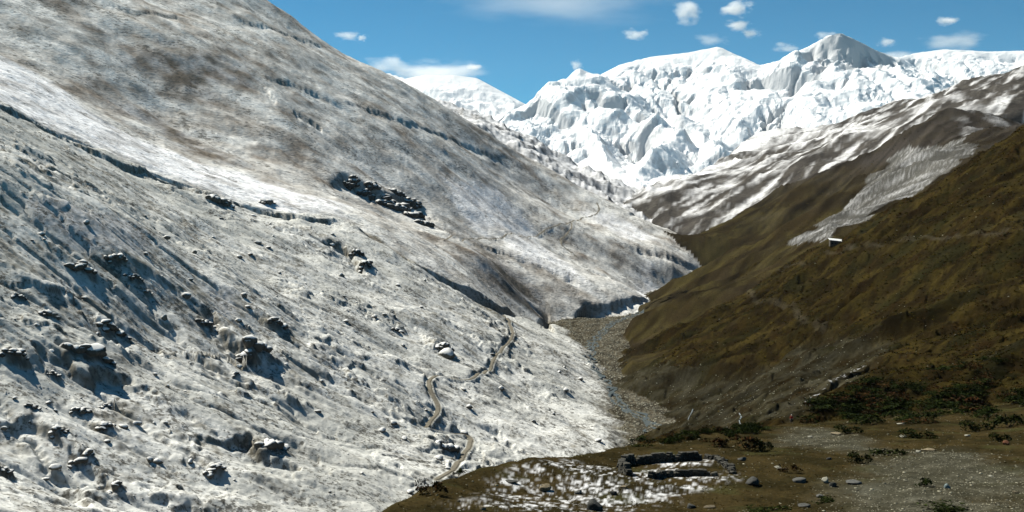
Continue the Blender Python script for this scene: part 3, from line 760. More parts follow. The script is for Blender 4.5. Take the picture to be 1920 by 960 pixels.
EZ2 = erode(EZ.astype(float), 14, 0.036, 25.0, kmap, 9.0)
EZ2 = EZ + (EZ2 - EZ) * ss(-20, 120, cd - gy)
fi = np.interp(YF, EY, np.arange(len(EY))); fj = np.interp(XF, EX, np.arange(len(EX)))
i0 = np.clip(fi.astype(int), 0, len(EY) - 2); j0 = np.clip(fj.astype(int), 0, len(EX) - 2); fa, fb = fi - i0, fj - j0
ZE = EZ2[i0, j0] * (1 - fa) * (1 - fb) + EZ2[i0 + 1, j0] * fa * (1 - fb) + EZ2[i0, j0 + 1] * (1 - fa) * fb + EZ2[i0 + 1, j0 + 1] * fa * fb
w_ = ss(5100, 5500, YF) * (1 - ss(9900, 10250, YF)) * ss(-1700, -1500, XF) * (1 - ss(6000, 6250, XF))
ZM = ZM * (1 - w_) + ZE * w_
BASE = np.interp(YF, [3300, 4500, 6000, 7500, 9000], [-160, -60, 170, 420, 700]) + 60 * fbm(XF / 700, YF / 700, 3, 321)
crest_d = np.interp((XF / YF), [(-100 - 960) / F] + [(p[0] - 960) / F for p in MAIN], [9600] + [p[2] for p in MAIN])
infront = ss(0, 700, crest_d - YF)
ZM = np.maximum(ZM, BASE)
def sharp(x, y, o, seed):
    r_ = 0; a = 1.0; t_ = 0
    for i in range(o):
        r_ = r_ + a * (1 - np.abs(perlin(x, y, seed + i * 3)) * 2.0); t_ += a; a *= 0.5
        x, y = (x * .8 - y * .6) * 2.07, (x * .6 + y * .8) * 2.07
    return r_ / t_
ZM = ZM + (sharp(XF / 150, YF / 210, 5, 331) - 0.55) * 30 * infront * (0.3 + 0.7 * ss(-0.2, 0.3, fbm(XF / 600, YF / 600, 3, 333))) + fbm(XF / 60, YF / 60, 3, 341) * 5
FAR = [(640, 120, 11500), (715, 132, 11200), (760, 146, 11000), (800, 138, 11000), (850, 139, 11000), (890, 144, 11000), (912, 156, 11000), (930, 177, 11000), (946, 186, 11000), (962, 212, 11000), (1000, 236, 11000), (1060, 260, 11200)]
ZF = tent(XF, YF, FAR, 0.8, 0.55) + fbm(XF / 300, YF / 300, 5, 351) * 60 * ss(0, 600, 11000 - YF) + (ridged(XF / 600, YF / 600, 4, 361) - .45) * 110 * ss(50, 900, 11000 - YF)
ZA = np.maximum(ZM, ZF)
REGF = np.where(ZM >= ZF, 0, 1)
ZAx = np.gradient(ZA, axis=1) / np.gradient(XF, axis=1)
ZAy = (np.gradient(ZA, axis=0) - ZAx * np.gradient(XF, axis=0)) / np.gradient(yf)[:, None]
st = np.sqrt(ZAx ** 2 + ZAy ** 2)
rk = ss(0.85, 1.45, st + 0.7 * fbm(XF / 70, YF / 70, 4, 371) + 0.5 * fbm(XF / 400, YF / 400, 3, 373))
CF = mix(np.broadcast_to(np.array([0.78, 0.79, 0.79]), ZA.shape + (3,)), np.array([0.30, 0.31, 0.33]), rk * 0.75)
_gu = 960 + F * XF / YF
st = st + 0.55 * ss(1505, 1530, _gu) * (1 - ss(1640, 1690, _gu)) * ss(8100, 8300, YF) * ss(900, 1050, ZA)
CF = np.concatenate([np.broadcast_to(np.array([0.76, 0.775, 0.78]), ZA.shape + (3,)), st[..., None]], -1).astype(np.float32)
def mountain_mat():
    m = bpy.data.materials.new("mountain_snow_and_rock"); m.use_nodes = True
    t = m.node_tree; n = t.nodes; b = n["Principled BSDF"]; b.inputs['Roughness'].default_value = 0.8; b.inputs['Specular IOR Level'].default_value = 0.05
    at = n.new("ShaderNodeAttribute"); at.attribute_name = "Col"; tx = n.new("ShaderNodeTexCoord")
    mp = n.new("ShaderNodeMapping"); mp.inputs['Scale'].default_value = (1, 1, 0.55); t.links.new(tx.outputs['Object'], mp.inputs[0])
    rg = n.new("ShaderNodeTexNoise"); rg.noise_type = 'RIDGED_MULTIFRACTAL'; rg.inputs['Scale'].default_value = 0.0075; rg.inputs['Detail'].default_value = 6; rg.inputs['Roughness'].default_value = 0.62; rg.inputs['Lacunarity'].default_value = 2.1
    t.links.new(mp.outputs[0], rg.inputs['Vector'])
    no = n.new("ShaderNodeTexNoise"); no.inputs['Scale'].default_value = 0.012; no.inputs['Detail'].default_value = 8; no.inputs['Roughness'].default_value = 0.72; t.links.new(tx.outputs['Object'], no.inputs['Vector'])
    ad = n.new("ShaderNodeMath"); ad.operation = 'MULTIPLY_ADD'; ad.inputs[1].default_value = 2.6; t.links.new(no.outputs['Fac'], ad.inputs[0]); t.links.new(at.outputs['Alpha'], ad.inputs[2])
    mr = n.new("ShaderNodeMapRange"); mr.inputs[1].default_value = 2.4; mr.inputs[2].default_value = 2.85; mr.inputs[4].default_value = 0.62; t.links.new(ad.outputs[0], mr.inputs[0])
    mx = n.new("ShaderNodeMix"); mx.data_type = 'RGBA'; mx.inputs[7].default_value = (0.25, 0.26, 0.275, 1); t.links.new(mr.outputs[0], mx.inputs[0]); t.links.new(at.outputs['Color'], mx.inputs[6])
    t.links.new(mx.outputs[2], b.inputs['Base Color'])
    bp = n.new("ShaderNodeBump"); bp.inputs['Strength'].default_value = 0.6; bp.inputs['Distance'].default_value = 12.0; t.links.new(rg.outputs['Fac'], bp.inputs['Height'])
    b2 = n.new("ShaderNodeBump"); b2.inputs['Strength'].default_value = 0.5; b2.inputs['Distance'].default_value = 18.0; t.links.new(no.outputs['Fac'], b2.inputs['Height']); t.links.new(bp.outputs[0], b2.inputs['Normal'])
    t.links.new(b2.outputs[0], b.inputs['Normal'])
    return m
M_mtn = mountain_mat()
grid_objects(XF, YF, ZA, CF, REGF, [("snow_mountain", [0], M_mtn, True), ("far_snow_peak", [1], M_mtn, True)])

# ================================================================== things
rnd = random.Random(11)
def mat_simple(name, col, rough=0.85, spec=0.3, noise=6.0, var=0.3, bump=0.2, bd=0.02):
    m = bpy.data.materials.new(name); m.use_nodes = True
    t = m.node_tree; n = t.nodes; b = n["Principled BSDF"]
    b.inputs['Roughness'].default_value = rough; b.inputs['Specular IOR Level'].default_value = spec
    tx = n.new("ShaderNodeTexCoord"); no = n.new("ShaderNodeTexNoise"); no.inputs['Scale'].default_value = noise; no.inputs['Detail'].default_value = 4
    cr = n.new("ShaderNodeMix"); cr.data_type = 'RGBA'
    c = np.array(col)
    cr.inputs[6].default_value = (*(c * (1 - var)), 1); cr.inputs[7].default_value = (*np.clip(c * (1 + var), 0, 1), 1)
    bp = n.new("ShaderNodeBump"); bp.inputs['Strength'].default_value = bump; bp.inputs['Distance'].default_value = bd
    t.links.new(tx.outputs['Object'], no.inputs['Vector']); t.links.new(no.outputs['Fac'], cr.inputs[0])
    t.links.new(cr.outputs[2], b.inputs['Base Color']); t.links.new(no.outputs['Fac'], bp.inputs['Height']); t.links.new(bp.outputs[0], b.inputs['Normal'])
    return m

def rock_mat(name, c0, c1, snow=0.0, noise=2.0):
    """stone, with settled snow on faces that look up"""
    m = bpy.data.materials.new(name); m.use_nodes = True
    t = m.node_tree; n = t.nodes; b = n["Principled BSDF"]
    b.inputs['Roughness'].default_value = 0.9; b.inputs['Specular IOR Level'].default_value = 0.15
    tx = n.new("ShaderNodeTexCoord"); no = n.new("ShaderNodeTexNoise"); no.inputs['Scale'].default_value = noise; no.inputs['Detail'].default_value = 6; no.inputs['Roughness'].default_value = 0.7
    oi = n.new("ShaderNodeObjectInfo")
    mr = n.new("ShaderNodeMapRange"); mr.inputs[1].default_value = 0.3; mr.inputs[2].default_value = 0.7
    cr = n.new("ShaderNodeMix"); cr.data_type = 'RGBA'; cr.inputs[6].default_value = (*c0, 1); cr.inputs[7].default_value = (*c1, 1)
    rv = n.new("ShaderNodeMapRange"); rv.inputs[3].default_value = 0.7; rv.inputs[4].default_value = 1.3
    mu = n.new("ShaderNodeMix"); mu.data_type = 'RGBA'; mu.blend_type = 'MULTIPLY'; mu.inputs[0].default_value = 1
    t.links.new(tx.outputs['Object'], no.inputs['Vector']); t.links.new(no.outputs['Fac'], mr.inputs[0]); t.links.new(mr.outputs[0], cr.inputs[0])
    t.links.new(oi.outputs['Random'], rv.inputs[0]); t.links.new(cr.outputs[2], mu.inputs[6]); t.links.new(rv.outputs[0], mu.inputs[7])
    last = mu.outputs[2]
    if snow > 0:
        ge = n.new("ShaderNodeNewGeometry"); sp = n.new("ShaderNodeSeparateXYZ"); ad = n.new("ShaderNodeMath"); ad.operation = 'ADD'
        sm = n.new("ShaderNodeMapRange"); sm.inputs[1].default_value = 1.35 - snow; sm.inputs[2].default_value = 1.5 - snow
        sx = n.new("ShaderNodeMix"); sx.data_type = 'RGBA'; sx.inputs[7].default_value = (0.62, 0.62, 0.60, 1)
        t.links.new(ge.outputs['Normal'], sp.inputs[0]); t.links.new(sp.outputs['Z'], ad.inputs[0]); t.links.new(no.outputs['Fac'], ad.inputs[1])
        t.links.new(ad.outputs[0], sm.inputs[0]); t.links.new(sm.outputs[0], sx.inputs[0]); t.links.new(last, sx.inputs[6])
        last = sx.outputs[2]
    bp = n.new("ShaderNodeBump"); bp.inputs['Strength'].default_value = 0.6; bp.inputs['Distance'].default_value = 0.08
    t.links.new(no.outputs['Fac'], bp.inputs['Height']); t.links.new(bp.outputs[0], b.inputs['Normal'])
    t.links.new(last, b.inputs['Base Color'])
    return m

def mesh_obj(name, V, Fc, mat, parent=None, smooth=False, cols=None):
    me = bpy.data.meshes.new(name)
    V = np.asarray(V, np.float32); Fc = np.asarray(Fc, np.int32)
    k = Fc.shape[1]
    me.vertices.add(len(V)); me.loops.add(Fc.size); me.polygons.add(len(Fc))
    me.vertices.foreach_set("co", V.ravel()); me.loops.foreach_set("vertex_index", Fc.ravel())
    me.polygons.foreach_set("loop_start", np.arange(0, Fc.size, k, dtype=np.int32)); me.polygons.foreach_set("loop_total", np.full(len(Fc), k, np.int32))
    if smooth: me.polygons.foreach_set("use_smooth", np.ones(len(Fc), bool))
    if cols is not None:
        a = me.color_attributes.new("Col", 'FLOAT_COLOR', 'POINT'); cc = np.ones((len(V), 4), np.float32); cc[:, :3] = cols; a.data.foreach_set("color", cc.ravel())
    me.update(calc_edges=True)
    me.materials.append(mat)
    o = bpy.data.objects.new(name, me); COL.objects.link(o)
    if parent: o.parent = parent
    return o

def bm_obj(name, bm, mat, parent=None, smooth=False):
    me = bpy.data.meshes.new(name)
    if smooth:
        for f in bm.faces: f.smooth = True
    bm.to_mesh(me); bm.free(); me.materials.append(mat)
    o = bpy.data.objects.new(name, me); COL.objects.link(o)
    if parent: o.parent = parent
    return o

def tag(o, label, cat, group=None):
    o['label'] = label; o['category'] = cat
    if group: o['group'] = group
    return o

def empty(name, loc, rz=0):
    o = bpy.data.objects.new(name, None); COL.objects.link(o); o.location = loc; o.rotation_euler = (0, 0, rz); o.empty_display_size = 0.2
    return o

def ico(sub):
    bm = bmesh.new(); bmesh.ops.create_icosphere(bm, subdivisions=sub, radius=1)
    bm.verts.ensure_lookup_table()
    V = np.array([v.co[:] for v in bm.verts]); Fc = np.array([[v.index for v in f.verts] for f in bm.faces]); bm.free()
    return V, Fc
ICO1, ICO2, ICO3 = ico(1), ico(2), ico(3)

def rock_shape(base, seed, flat=0.7, cuts=9):
    """a boulder: a ball cut by random planes, so it has facets and edges"""
    r = np.random.default_rng(seed); V = base[0].copy()
    for _ in range(cuts):
        d = r.normal(size=3); d /= np.linalg.norm(d); h = r.uniform(0.45, 0.85)
        q = V @ d
        V = V - np.clip(q - h, 0, None)[:, None] * d * 0.95
    V += r.normal(size=V.shape) * 0.025
    V[:, 2] *= flat
    return V

M_rock_snow = rock_mat("grey_rock_snow_dusted", (0.05, 0.048, 0.04), (0.15, 0.14, 0.12), 0.5)
M_rock_dark = rock_mat("dark_rock", (0.018, 0.019, 0.017), (0.05, 0.05, 0.045), 0.0, 3.0)
M_rock_grey = rock_mat("grey_rock", (0.045, 0.047, 0.043), (0.11, 0.11, 0.10), 0.0, 3.0)
M_rock_pale = rock_mat("pale_rock", (0.13, 0.13, 0.10), (0.28, 0.27, 0.22), 0.0, 3.0)
M_rock_rust = rock_mat("rusty_rock", (0.05, 0.02, 0.010), (0.12, 0.05, 0.025), 0.0, 3.0)
M_rock_blue = rock_mat("blue_grey_rock", (0.06, 0.08, 0.08), (0.15, 0.19, 0.19), 0.0, 3.0)
M_rock_tan = rock_mat("tan_rock", (0.07, 0.058, 0.035), (0.17, 0.14, 0.09), 0.0, 3.0)
M_rock_wall = rock_mat("wall_rock", (0.016, 0.016, 0.013), (0.06, 0.057, 0.046), 0.0, 4.0)
M_col = terrain_mat("mottled_plants", 3.0, 0.0, 0.1, var=0.3)

# ---- rocky outcrops breaking through the snow
M_crag = rock_mat("crag_rock", (0.035, 0.034, 0.029), (0.10, 0.094, 0.08), 0.34, 1.2)
M_cliff = rock_mat("shaded_cliff_rock", (0.02, 0.02, 0.018), (0.075, 0.07, 0.06), 0.22, 0.6)  # crag rock coloured darker, with the cliff's shade put into it
def outcrop_rocks(x, y, w, h, u, v, k):
    r = np.random.default_rng(700 + k); Vs, Fs, n0 = [], [], 0
    for i in range(int(5 + min(w, 8))):
        c = -0.9 + 1.8 * i / int(4 + min(w, 8)); a = r.uniform(-0.08, 0.3)
        px_, py_ = x + (a * 0.86 + c * 0.51) * w, y + (-a * 0.51 + c * 0.86) * w
        sz = w * r.uniform(0.30, 0.46) * (1.1 - 0.4 * abs(c))
        V = rock_shape(ICO2, 800 + k * 13 + i, 1.0, 14) * np.array([sz * 1.2, sz, sz * r.uniform(0.6, 1.0)])
        an = r.uniform(0, 6.28); V = V @ np.array([[math.cos(an), -math.sin(an), 0], [math.sin(an), math.cos(an), 0], [0, 0, 1]])
        V = V + np.array([px_, py_, float(zat(px_, py_)) + sz * 0.12]); Vs.append(V); Fs.append(ICO2[1] + n0); n0 += len(V)
    return mesh_obj("rock_outcrop", np.concatenate(Vs), np.concatenate(Fs), M_crag if v > 425 or u < 640 else M_cliff)
for u, v, w, h in ((655, 338, 46, 40), (690, 356, 54, 40), (722, 374, 60, 40), (750, 390, 66, 50), (774, 404, 66, 40), (792, 420, 50, 40), (742, 362, 44, 30), (772, 378, 44, 30)):
    p = hit(u, v)
    if p is not None: OUTC.append((p[0], p[1], w * p[1] / F / 2, h * p[1] / F, u, v))
for k, (x, y, w, h, u, v) in enumerate(OUTC):
    o = outcrop_rocks(x, y, w, h, u, v, k)
    hz = "cliff" if v < 410 and u > 640 else "left" if u < 110 else "far left" if u < 110 else "left" if u < 320 else "centre" if u < 620 else "right"
    vt = "upper" if v < 520 else "middle" if v < 720 else "lower"
    kind_ = "broad dark crag" if w > 4 else "small dark crag"
    if hz == "cliff": tag(o, "dark rock of the cliff above the gully behind the spur", "rock outcrop", "rocks of the cliff above the gully"); continue
    tag(o, f"{kind_} breaking through snow in the {vt} {hz} part of the lower hillside", "rock outcrop", f"{kind_}s, {vt} {hz} of the snowy hillside")

# ---- boulders standing out of the lower snowy hillside
boulder_me = []
for i in range(7):
    V = rock_shape(ICO2, 100 + i, rnd.uniform(0.65, 0.95))
    o = mesh_obj("boulder", V, ICO2[1], M_rock_snow); boulder_me.append(o.data); bpy.data.objects.remove(o)
def put_rock(me, p, sx, sy, sz, mat=None, name="boulder", sink=0.3):
    o = bpy.data.objects.new(name, me); COL.objects.link(o)
    o.location = (p[0], p[1], p[2] + sz * (0.7 - sink) * 0.6); o.scale = (sx, sy, sz)
    o.rotation_euler = (rnd.uniform(-.25, .25), rnd.uniform(-.25, .25), rnd.uniform(0, 6.28))
    return o
special = [(350, 556, 18, 18, "round dark boulder with a long shadow on the snow, alone below the grey patch"),
           (880, 766, 14, 16, "tall boulder on the snow between the two bends of the footpath"),
           (838, 668, 34, 28, "large brown boulder under the ledge above the footpath"),
           (314, 727, 9, 12, "small upright boulder on the smooth snow below the big shaded outcrop"),
           (104, 772, 12, 13, "dark round boulder beside the gully at the far left"),
           (457, 556, 14, 16, "snow-capped boulder on the slope right of the round dark boulder")]
for u, v, w, h, lab in special:
    p = hit(u, v); m = p[1] / F
    o = put_rock(rnd.choice(boulder_me), p, w * m * .55, w * m * .55, h * m * .6)
    tag(o, lab, "boulder")
cnt = 0
while cnt < 110:
    u, v = rnd.uniform(0, 1150), rnd.uniform(400, 950)
    p = hit(u, v)
    if p is None: continue
    j = int(np.searchsorted(tc, p[0] / p[1])); i = int(np.searchsorted(yr, p[1]))
    if REG[i, min(j, len(tc) - 1)] != LN or pathm[i, j] > 0.05: continue
    cl = fbm(np.array([p[0] / 30]), np.array([p[1] / 30]), 2, 601)[0]
    if rnd.random() > 0.35 + 1.6 * cl: continue
    sz = rnd.uniform(1, 1.8) ** 2.4 * 0.34 * (0.6 + p[1] / 600)
    o = put_rock(rnd.choice(boulder_me), p, sz * rnd.uniform(.8, 1.3), sz * rnd.uniform(.8, 1.2), sz * rnd.uniform(.7, 1.1))
    big_ = "large" if sz > 1.0 else "small"
    zone = ("beside the footpath bends" if u > 760 and v > 560 else "near the spur crest above the footpath" if u > 640 and v < 600 else "on the smooth snow above the zigzag path" if u > 560 else
            "under the long dark edge of the bench" if v < 480 else "among the gullies at the far left" if u < 200 and v < 740 else "in the bottom left corner below the gullies" if u < 250 else
            "below the big shaded outcrop" if v > 700 else "between the grey patch and the big shaded outcrop")
    tag(o, f"{big_} snow-dusted boulder {zone}, one of several", "boulder", f"{big_} boulders {zone}")
    cnt += 1

def scatter_mesh(name, pts, sizes, mat, cols=None, flat=0.6, base=ICO1, label=None):
    """many small stones nobody could count, one mesh"""
    r = np.random.default_rng(len(pts))
    n = len(pts); nv = len(base[0])
    shp = np.stack([rock_shape(base, 900 + i, flat, 5) for i in range(8)])
    V = shp[r.integers(0, 8, n)]
    a = r.uniform(0, 6.28, n); c, s_ = np.cos(a), np.sin(a)
    x = V[..., 0] * c[:, None] - V[..., 1] * s_[:, None]; y = V[..., 0] * s_[:, None] + V[..., 1] * c[:, None]
    st = r.uniform(0.7, 1.4, (n, 3))
    V = np.stack([x * st[:, :1], y * st[:, 1:2], V[..., 2] * st[:, 2:]], -1) * sizes[:, None, None] + np.asarray(pts)[:, None, :]
    Fc = base[1][None] + (np.arange(n) * nv)[:, None, None]
    cc = None if cols is None else np.repeat(cols, nv, 0)
    o = mesh_obj(name, V.reshape(-1, 3), Fc.reshape(-1, base[1].shape[1]), mat, cols=cc)
    o['kind'] = 'stuff'
    return o

def sample(n, reg, ylo, yhi, tlo, thi, seed, dens=None):
    """ground points spread so that they are about even per square degree"""
    r = np.random.default_rng(seed); P_ = []
    tot = 0
    while tot < n:
        t = r.uniform(tlo, thi, n * 3); y = np.exp(r.uniform(np.log(ylo), np.log(yhi), n * 3)); x = t * y
        i = np.clip(np.searchsorted(yr, y), 0, len(yr) - 2); j = np.clip(np.searchsorted(tc, t), 0, len(tc) - 2)
        ok = np.isin(REG[i, j], reg) & (pathm[i, j] < 0.05)
        if dens is not None: ok &= r.random(len(x)) < dens(x, y, i, j)
        x, y = x[ok], y[ok]
        P_.append(np.stack([x, y, zat(x, y)], 1)); tot += len(x)
        if len(P_) > 60: break
    return np.concatenate(P_)[:n]

p = sample(3800, [LN], 150, 800, -0.52, 0.12, 21, lambda x, y, i, j: np.clip(0.3 + 2.2 * fbm(x / 28, y / 28, 3, 611), 0, 1))
sz = np.random.default_rng(1).uniform(0.10, 0.26, len(p)) * (0.5 + p[:, 1] / 500)
scatter_mesh("scattered_rocks", p, sz, M_rock_snow)
p = sample(4500, [FL], 430, 1500, -0.02, 0.2, 22)
r_ = np.random.default_rng(2); sz = r_.uniform(0.2, 0.75, len(p)) * (0.5 + p[:, 1] / 1200)
scatter_mesh("river_stones", p, sz, M_col, cols=np.array([0.12, 0.115, 0.09]) * r_.uniform(0.35, 2.6, (len(p), 1)))
p = sample(1500, [G], 210, 700, 0.04, 0.53, 23, lambda x, y, i, j: np.clip(scm[i, j] * 0.9 + 0.08, 0, 1))
r_ = np.random.default_rng(3); sz = r_.uniform(0.08, 0.28, len(p)) * (0.5 + p[:, 1] / 500)
scatter_mesh("slope_stones", p, sz, M_col, cols=np.array([0.10, 0.10, 0.08]) * r_.uniform(0.5, 2.6, (len(p), 1)))
p = sample(6500, [K], 58, 215, -0.15, 0.53, 24, lambda x, y, i, j: np.clip(grv[i, j] * 0.95 + 0.10 + 0.3 * fbm(x / 6, y / 6, 2, 613), 0, 1))
r_ = np.random.default_rng(4); sz = r_.uniform(0.03, 0.085, len(p)) * (0.5 + p[:, 1] / 140) * np.where(r_.random(len(p)) < .06, 2.2, 1)
scatter_mesh("loose_stones", p, sz, M_col, cols=np.array([0.095, 0.09, 0.066]) * r_.uniform(0.4, 2.8, (len(p), 1)), flat=0.45)

# ---- low heath plants over the brown hillside: tufts of small leaves, beyond counting
def tufts(name, p, size, cols, mat, nl=7, hgt=0.6, seed=0):
    r = np.random.default_rng(seed); n = len(p)
    a = r.uniform(0, 6.28, (n, nl)); el = r.uniform(0.15, 1.3, (n, nl)); rad = size[:, None] * r.uniform(0.5, 1.0, (n, nl))
    c = np.stack([np.cos(a) * np.cos(el), np.sin(a) * np.cos(el), np.sin(el) * hgt], -1) * rad[..., None] + p[:, None, :]
    s_ = (size[:, None] * r.uniform(0.35, 0.75, (n, nl)))[..., None, None]
    tri = r.normal(size=(n, nl, 3, 3)); tri /= np.linalg.norm(tri, axis=-1, keepdims=True)
    V = c[:, :, None, :] + tri * s_ * np.array([1, 1, 0.7])
    cc = np.repeat(cols[:, None, :] * r.uniform(0.75, 1.25, (n, nl, 1)), 3, 1).reshape(-1, 3)
    o = mesh_obj(name, V.reshape(-1, 3), np.arange(n * nl * 3).reshape(-1, 3), mat, cols=cc)
    o['kind'] = 'stuff'
    return o
def heath_cols(p, seed):
    r = np.random.default_rng(seed)
    pal = np.array([[0.042, 0.031, 0.005], [0.020, 0.020, 0.006], [0.032, 0.018, 0.006], [0.011, 0.012, 0.005], [0.058, 0.043, 0.007]])
    k = fbm(p[:, 0] / 14, p[:, 1] / 14, 3, 621) * 3.2 + 1.8 + r.normal(size=len(p)) * 0.8
    return pal[np.clip(np.round(k), 0, 4).astype(int)]
p = sample(15000, [G], 215, 800, 0.08, 0.53, 31, lambda x, y, i, j: np.clip(1 - scm[i, j] * 0.93, 0, 1))
tufts("heath_plants", p, np.random.default_rng(5).uniform(0.35, 0.85, len(p)) * (0.45 + p[:, 1] / 520), heath_cols(p, 6), M_col, 6, 0.5, 7)
p = sample(6000, [FH], 700, 1600, 0.16, 0.53, 33, lambda x, y, i, j: np.clip(1 - scg[i, j] * 1.2, 0, 1) * (zat(x, y) < 140))
tufts("ridge_plants", p, np.random.default_rng(15).uniform(0.6, 1.5, len(p)) * (p[:, 1] / 1100), heath_cols(p, 16) * 0.9, M_col, 5, 0.45, 17)
p = sample(9000, [K], 58, 225, -0.16, 0.53, 32, lambda x, y, i, j: np.clip(0.9 - grv[i, j] * 0.85 - snp[i, j] * 0.45, 0.03, 1))
r_ = np.random.default_rng(8)
tufts("meadow_grass", p, r_.uniform(0.05, 0.13, len(p)) * (0.5 + p[:, 1] / 120), np.array([[0.050, 0.040, 0.012]]) * r_.uniform(0.6, 1.4, (len(p), 1)) + np.array([[0.012, 0.0, 0.0]]) * r_.random((len(p), 1)), M_col, 6, 0.8, 9)

# ---- juniper shrubs
def shrub_mesh(seed, leaf_cols, n=420):
    r = np.random.default_rng(seed)
    nb = 9
    bc = np.stack([r.uniform(-0.75, 0.75, nb), r.uniform(-0.6, 0.6, nb), r.uniform(0.1, 0.55, nb)], 1); br = r.uniform(0.25, 0.5, nb)
    k = r.integers(0, nb, n)
    d = r.normal(size=(n, 3)); d /= np.linalg.norm(d, axis=1, keepdims=True); d[:, 2] = np.abs(d[:, 2]) * 0.9
    c = bc[k] + d * (br[k] * r.uniform(0.7, 1.1, n))[:, None]
    c[:, 2] = np.maximum(c[:, 2], 0.0)
    tri = r.normal(size=(n, 3, 3)); tri /= np.linalg.norm(tri, axis=-1, keepdims=True)
    V = c[:, None] + tri * r.uniform(0.07, 0.16, (n, 1, 1))
    cc = np.repeat(leaf_cols[r.integers(0, len(leaf_cols), n)] * r.uniform(0.6, 1.4, (n, 1)), 3, 0)
    return V.reshape(-1, 3), np.arange(n * 3).reshape(-1, 3), cc
GREEN = np.array([[0.012, 0.018, 0.005], [0.020, 0.026, 0.007], [0.010, 0.014, 0.005]]); RUST = np.array([[0.045, 0.020, 0.008], [0.035, 0.024, 0.010], [0.022, 0.020, 0.008]])
M_stem = mat_simple("shrub_stem_bark", (0.05, 0.035, 0.02), 0.9, 0.1)
def stem_mesh(seed):
    r = random.Random(seed); bm = bmesh.new()
    for k in range(4):
        a = r.uniform(0, 6.28); q = Vector((0.5 * math.cos(a), 0.5 * math.sin(a), 0.4))
        m = Matrix.Translation(q * 0.5 + Vector((0, 0, -0.05))) @ q.to_track_quat('Z', 'Y').to_matrix().to_4x4()
        bmesh.ops.create_cone(bm, cap_ends=False, segments=5, radius1=0.05, radius2=0.015, depth=q.length * 1.1, matrix=m)
    return bm
shrub_data = {}
for kind, colr in (("green", GREEN), ("rust", RUST)):
    L_ = []
    for i in range(4):
        V, Fc, cc = shrub_mesh(300 + i + (50 if kind == "rust" else 0), colr)
        o = mesh_obj("foliage", V, Fc, M_col, cols=cc); b = bm_obj("stem", stem_mesh(i), M_stem)
        L_.append((o.data, b.data)); bpy.data.objects.remove(o); bpy.data.objects.remove(b)
    shrub_data[kind] = L_
def shrub(u, v, w, h, kind, label, group=None, p=None):
    if abs(u - 1484) < 34 and 774 < v < 812: return        # open ground round the walker
    if p is None: p = hit(u, v)
    if p is None: return
    m = p[1] / F; w = w * m / 2; h = h * m
    e = empty("shrub", (p[0], p[1], p[2] - 0.1), rnd.uniform(-0.5, 0.5)); e.scale = (w, w * 0.8, h * 1.25)
    fo, st = rnd.choice(shrub_data[kind])
    for nm, me in (("foliage", fo), ("stem", st)):
        o = bpy.data.objects.new(nm, me); COL.objects.link(o); o.parent = e
    tag(e, label, "shrub", group)
GRP = "dark shrubs at the foot of the brown hillside"
for u, v, w, h, kind, lab in [
    (1612, 868, 46, 22, "green", "round dark green shrub alone on the gravel beside the pale footpath stones"),
    (1590, 812, 54, 16, "green", "low dark shrub at the end of the gravelly saddle"),
    (1480, 884, 40, 14, "rust", "small brownish shrub above the flat grey boulder in the meadow"),
    (1665, 855, 66, 16, "green", "long low dark shrub beside the pile of pale stones"),
    (1730, 912, 42, 16, "green", "dark low shrub left of the blue grey stone on the gravel"),
    (1400, 842, 70, 26, "rust", "wide rust and green shrub behind the ruined stone enclosure"),
    (1345, 838, 60, 18, "rust", "reddish low shrub directly behind the back wall of the enclosure"),
    (1430, 846, 40, 24, "green", "dark green shrub at the right end of the rusty shrub row"),
    (1830, 808, 60, 20, "green", "dark shrub on the open meadow beside a pale stone"),
    (1890, 800, 70, 26, "green", "dark green shrub behind the rusty stone at the right"),
    (1875, 828, 40, 18, "green", "small dark shrub directly beside the rusty stone at the right"),
    (1720, 822, 70, 18, "green", "flat dark shrub in front of the shrub band beside a thin white slab"),
    (1820, 772, 90, 30, "rust", "brown-red shrub in the middle of the dark shrub band"),
    (810, 925, 60, 24, "rust", "brownish shrub on the edge of the foreground hill above the zigzag path"),
    (858, 892, 28, 14, "green", "small dark shrub on the crest of the foreground hill below the footpath"),
    (1540, 942, 60, 10, "green", "flat dark shrub low in the meadow at the bottom edge"),
    (1445, 958, 80, 10, "green", "low dark shrub cut off by the bottom edge"),
    (1770, 958, 120, 12, "green", "long flat shrub along the bottom edge on the gravel")]:
    shrub(u, v, w, h, kind, lab)
cnt = 0
while cnt < 46:                               # the hedge-like row along the saddle
    u = rnd.uniform(1195, 1500); v = np.interp(u, [1195, 1290, 1400, 1500], [832, 818, 806, 795]) + rnd.uniform(-4, 8)
    z3 = 'behind the stone enclosure' if u < 1330 else 'left of the walker in red' if u > 1420 else 'behind the wide rusty shrub'
    shrub(u, v, rnd.uniform(24, 46), rnd.uniform(6, 12), "rust" if rnd.random() < 0.2 else "green", "shrub in the low dark row along the saddle edge, " + z3, "shrubs along the saddle edge, " + z3); cnt += 1
cnt = 0
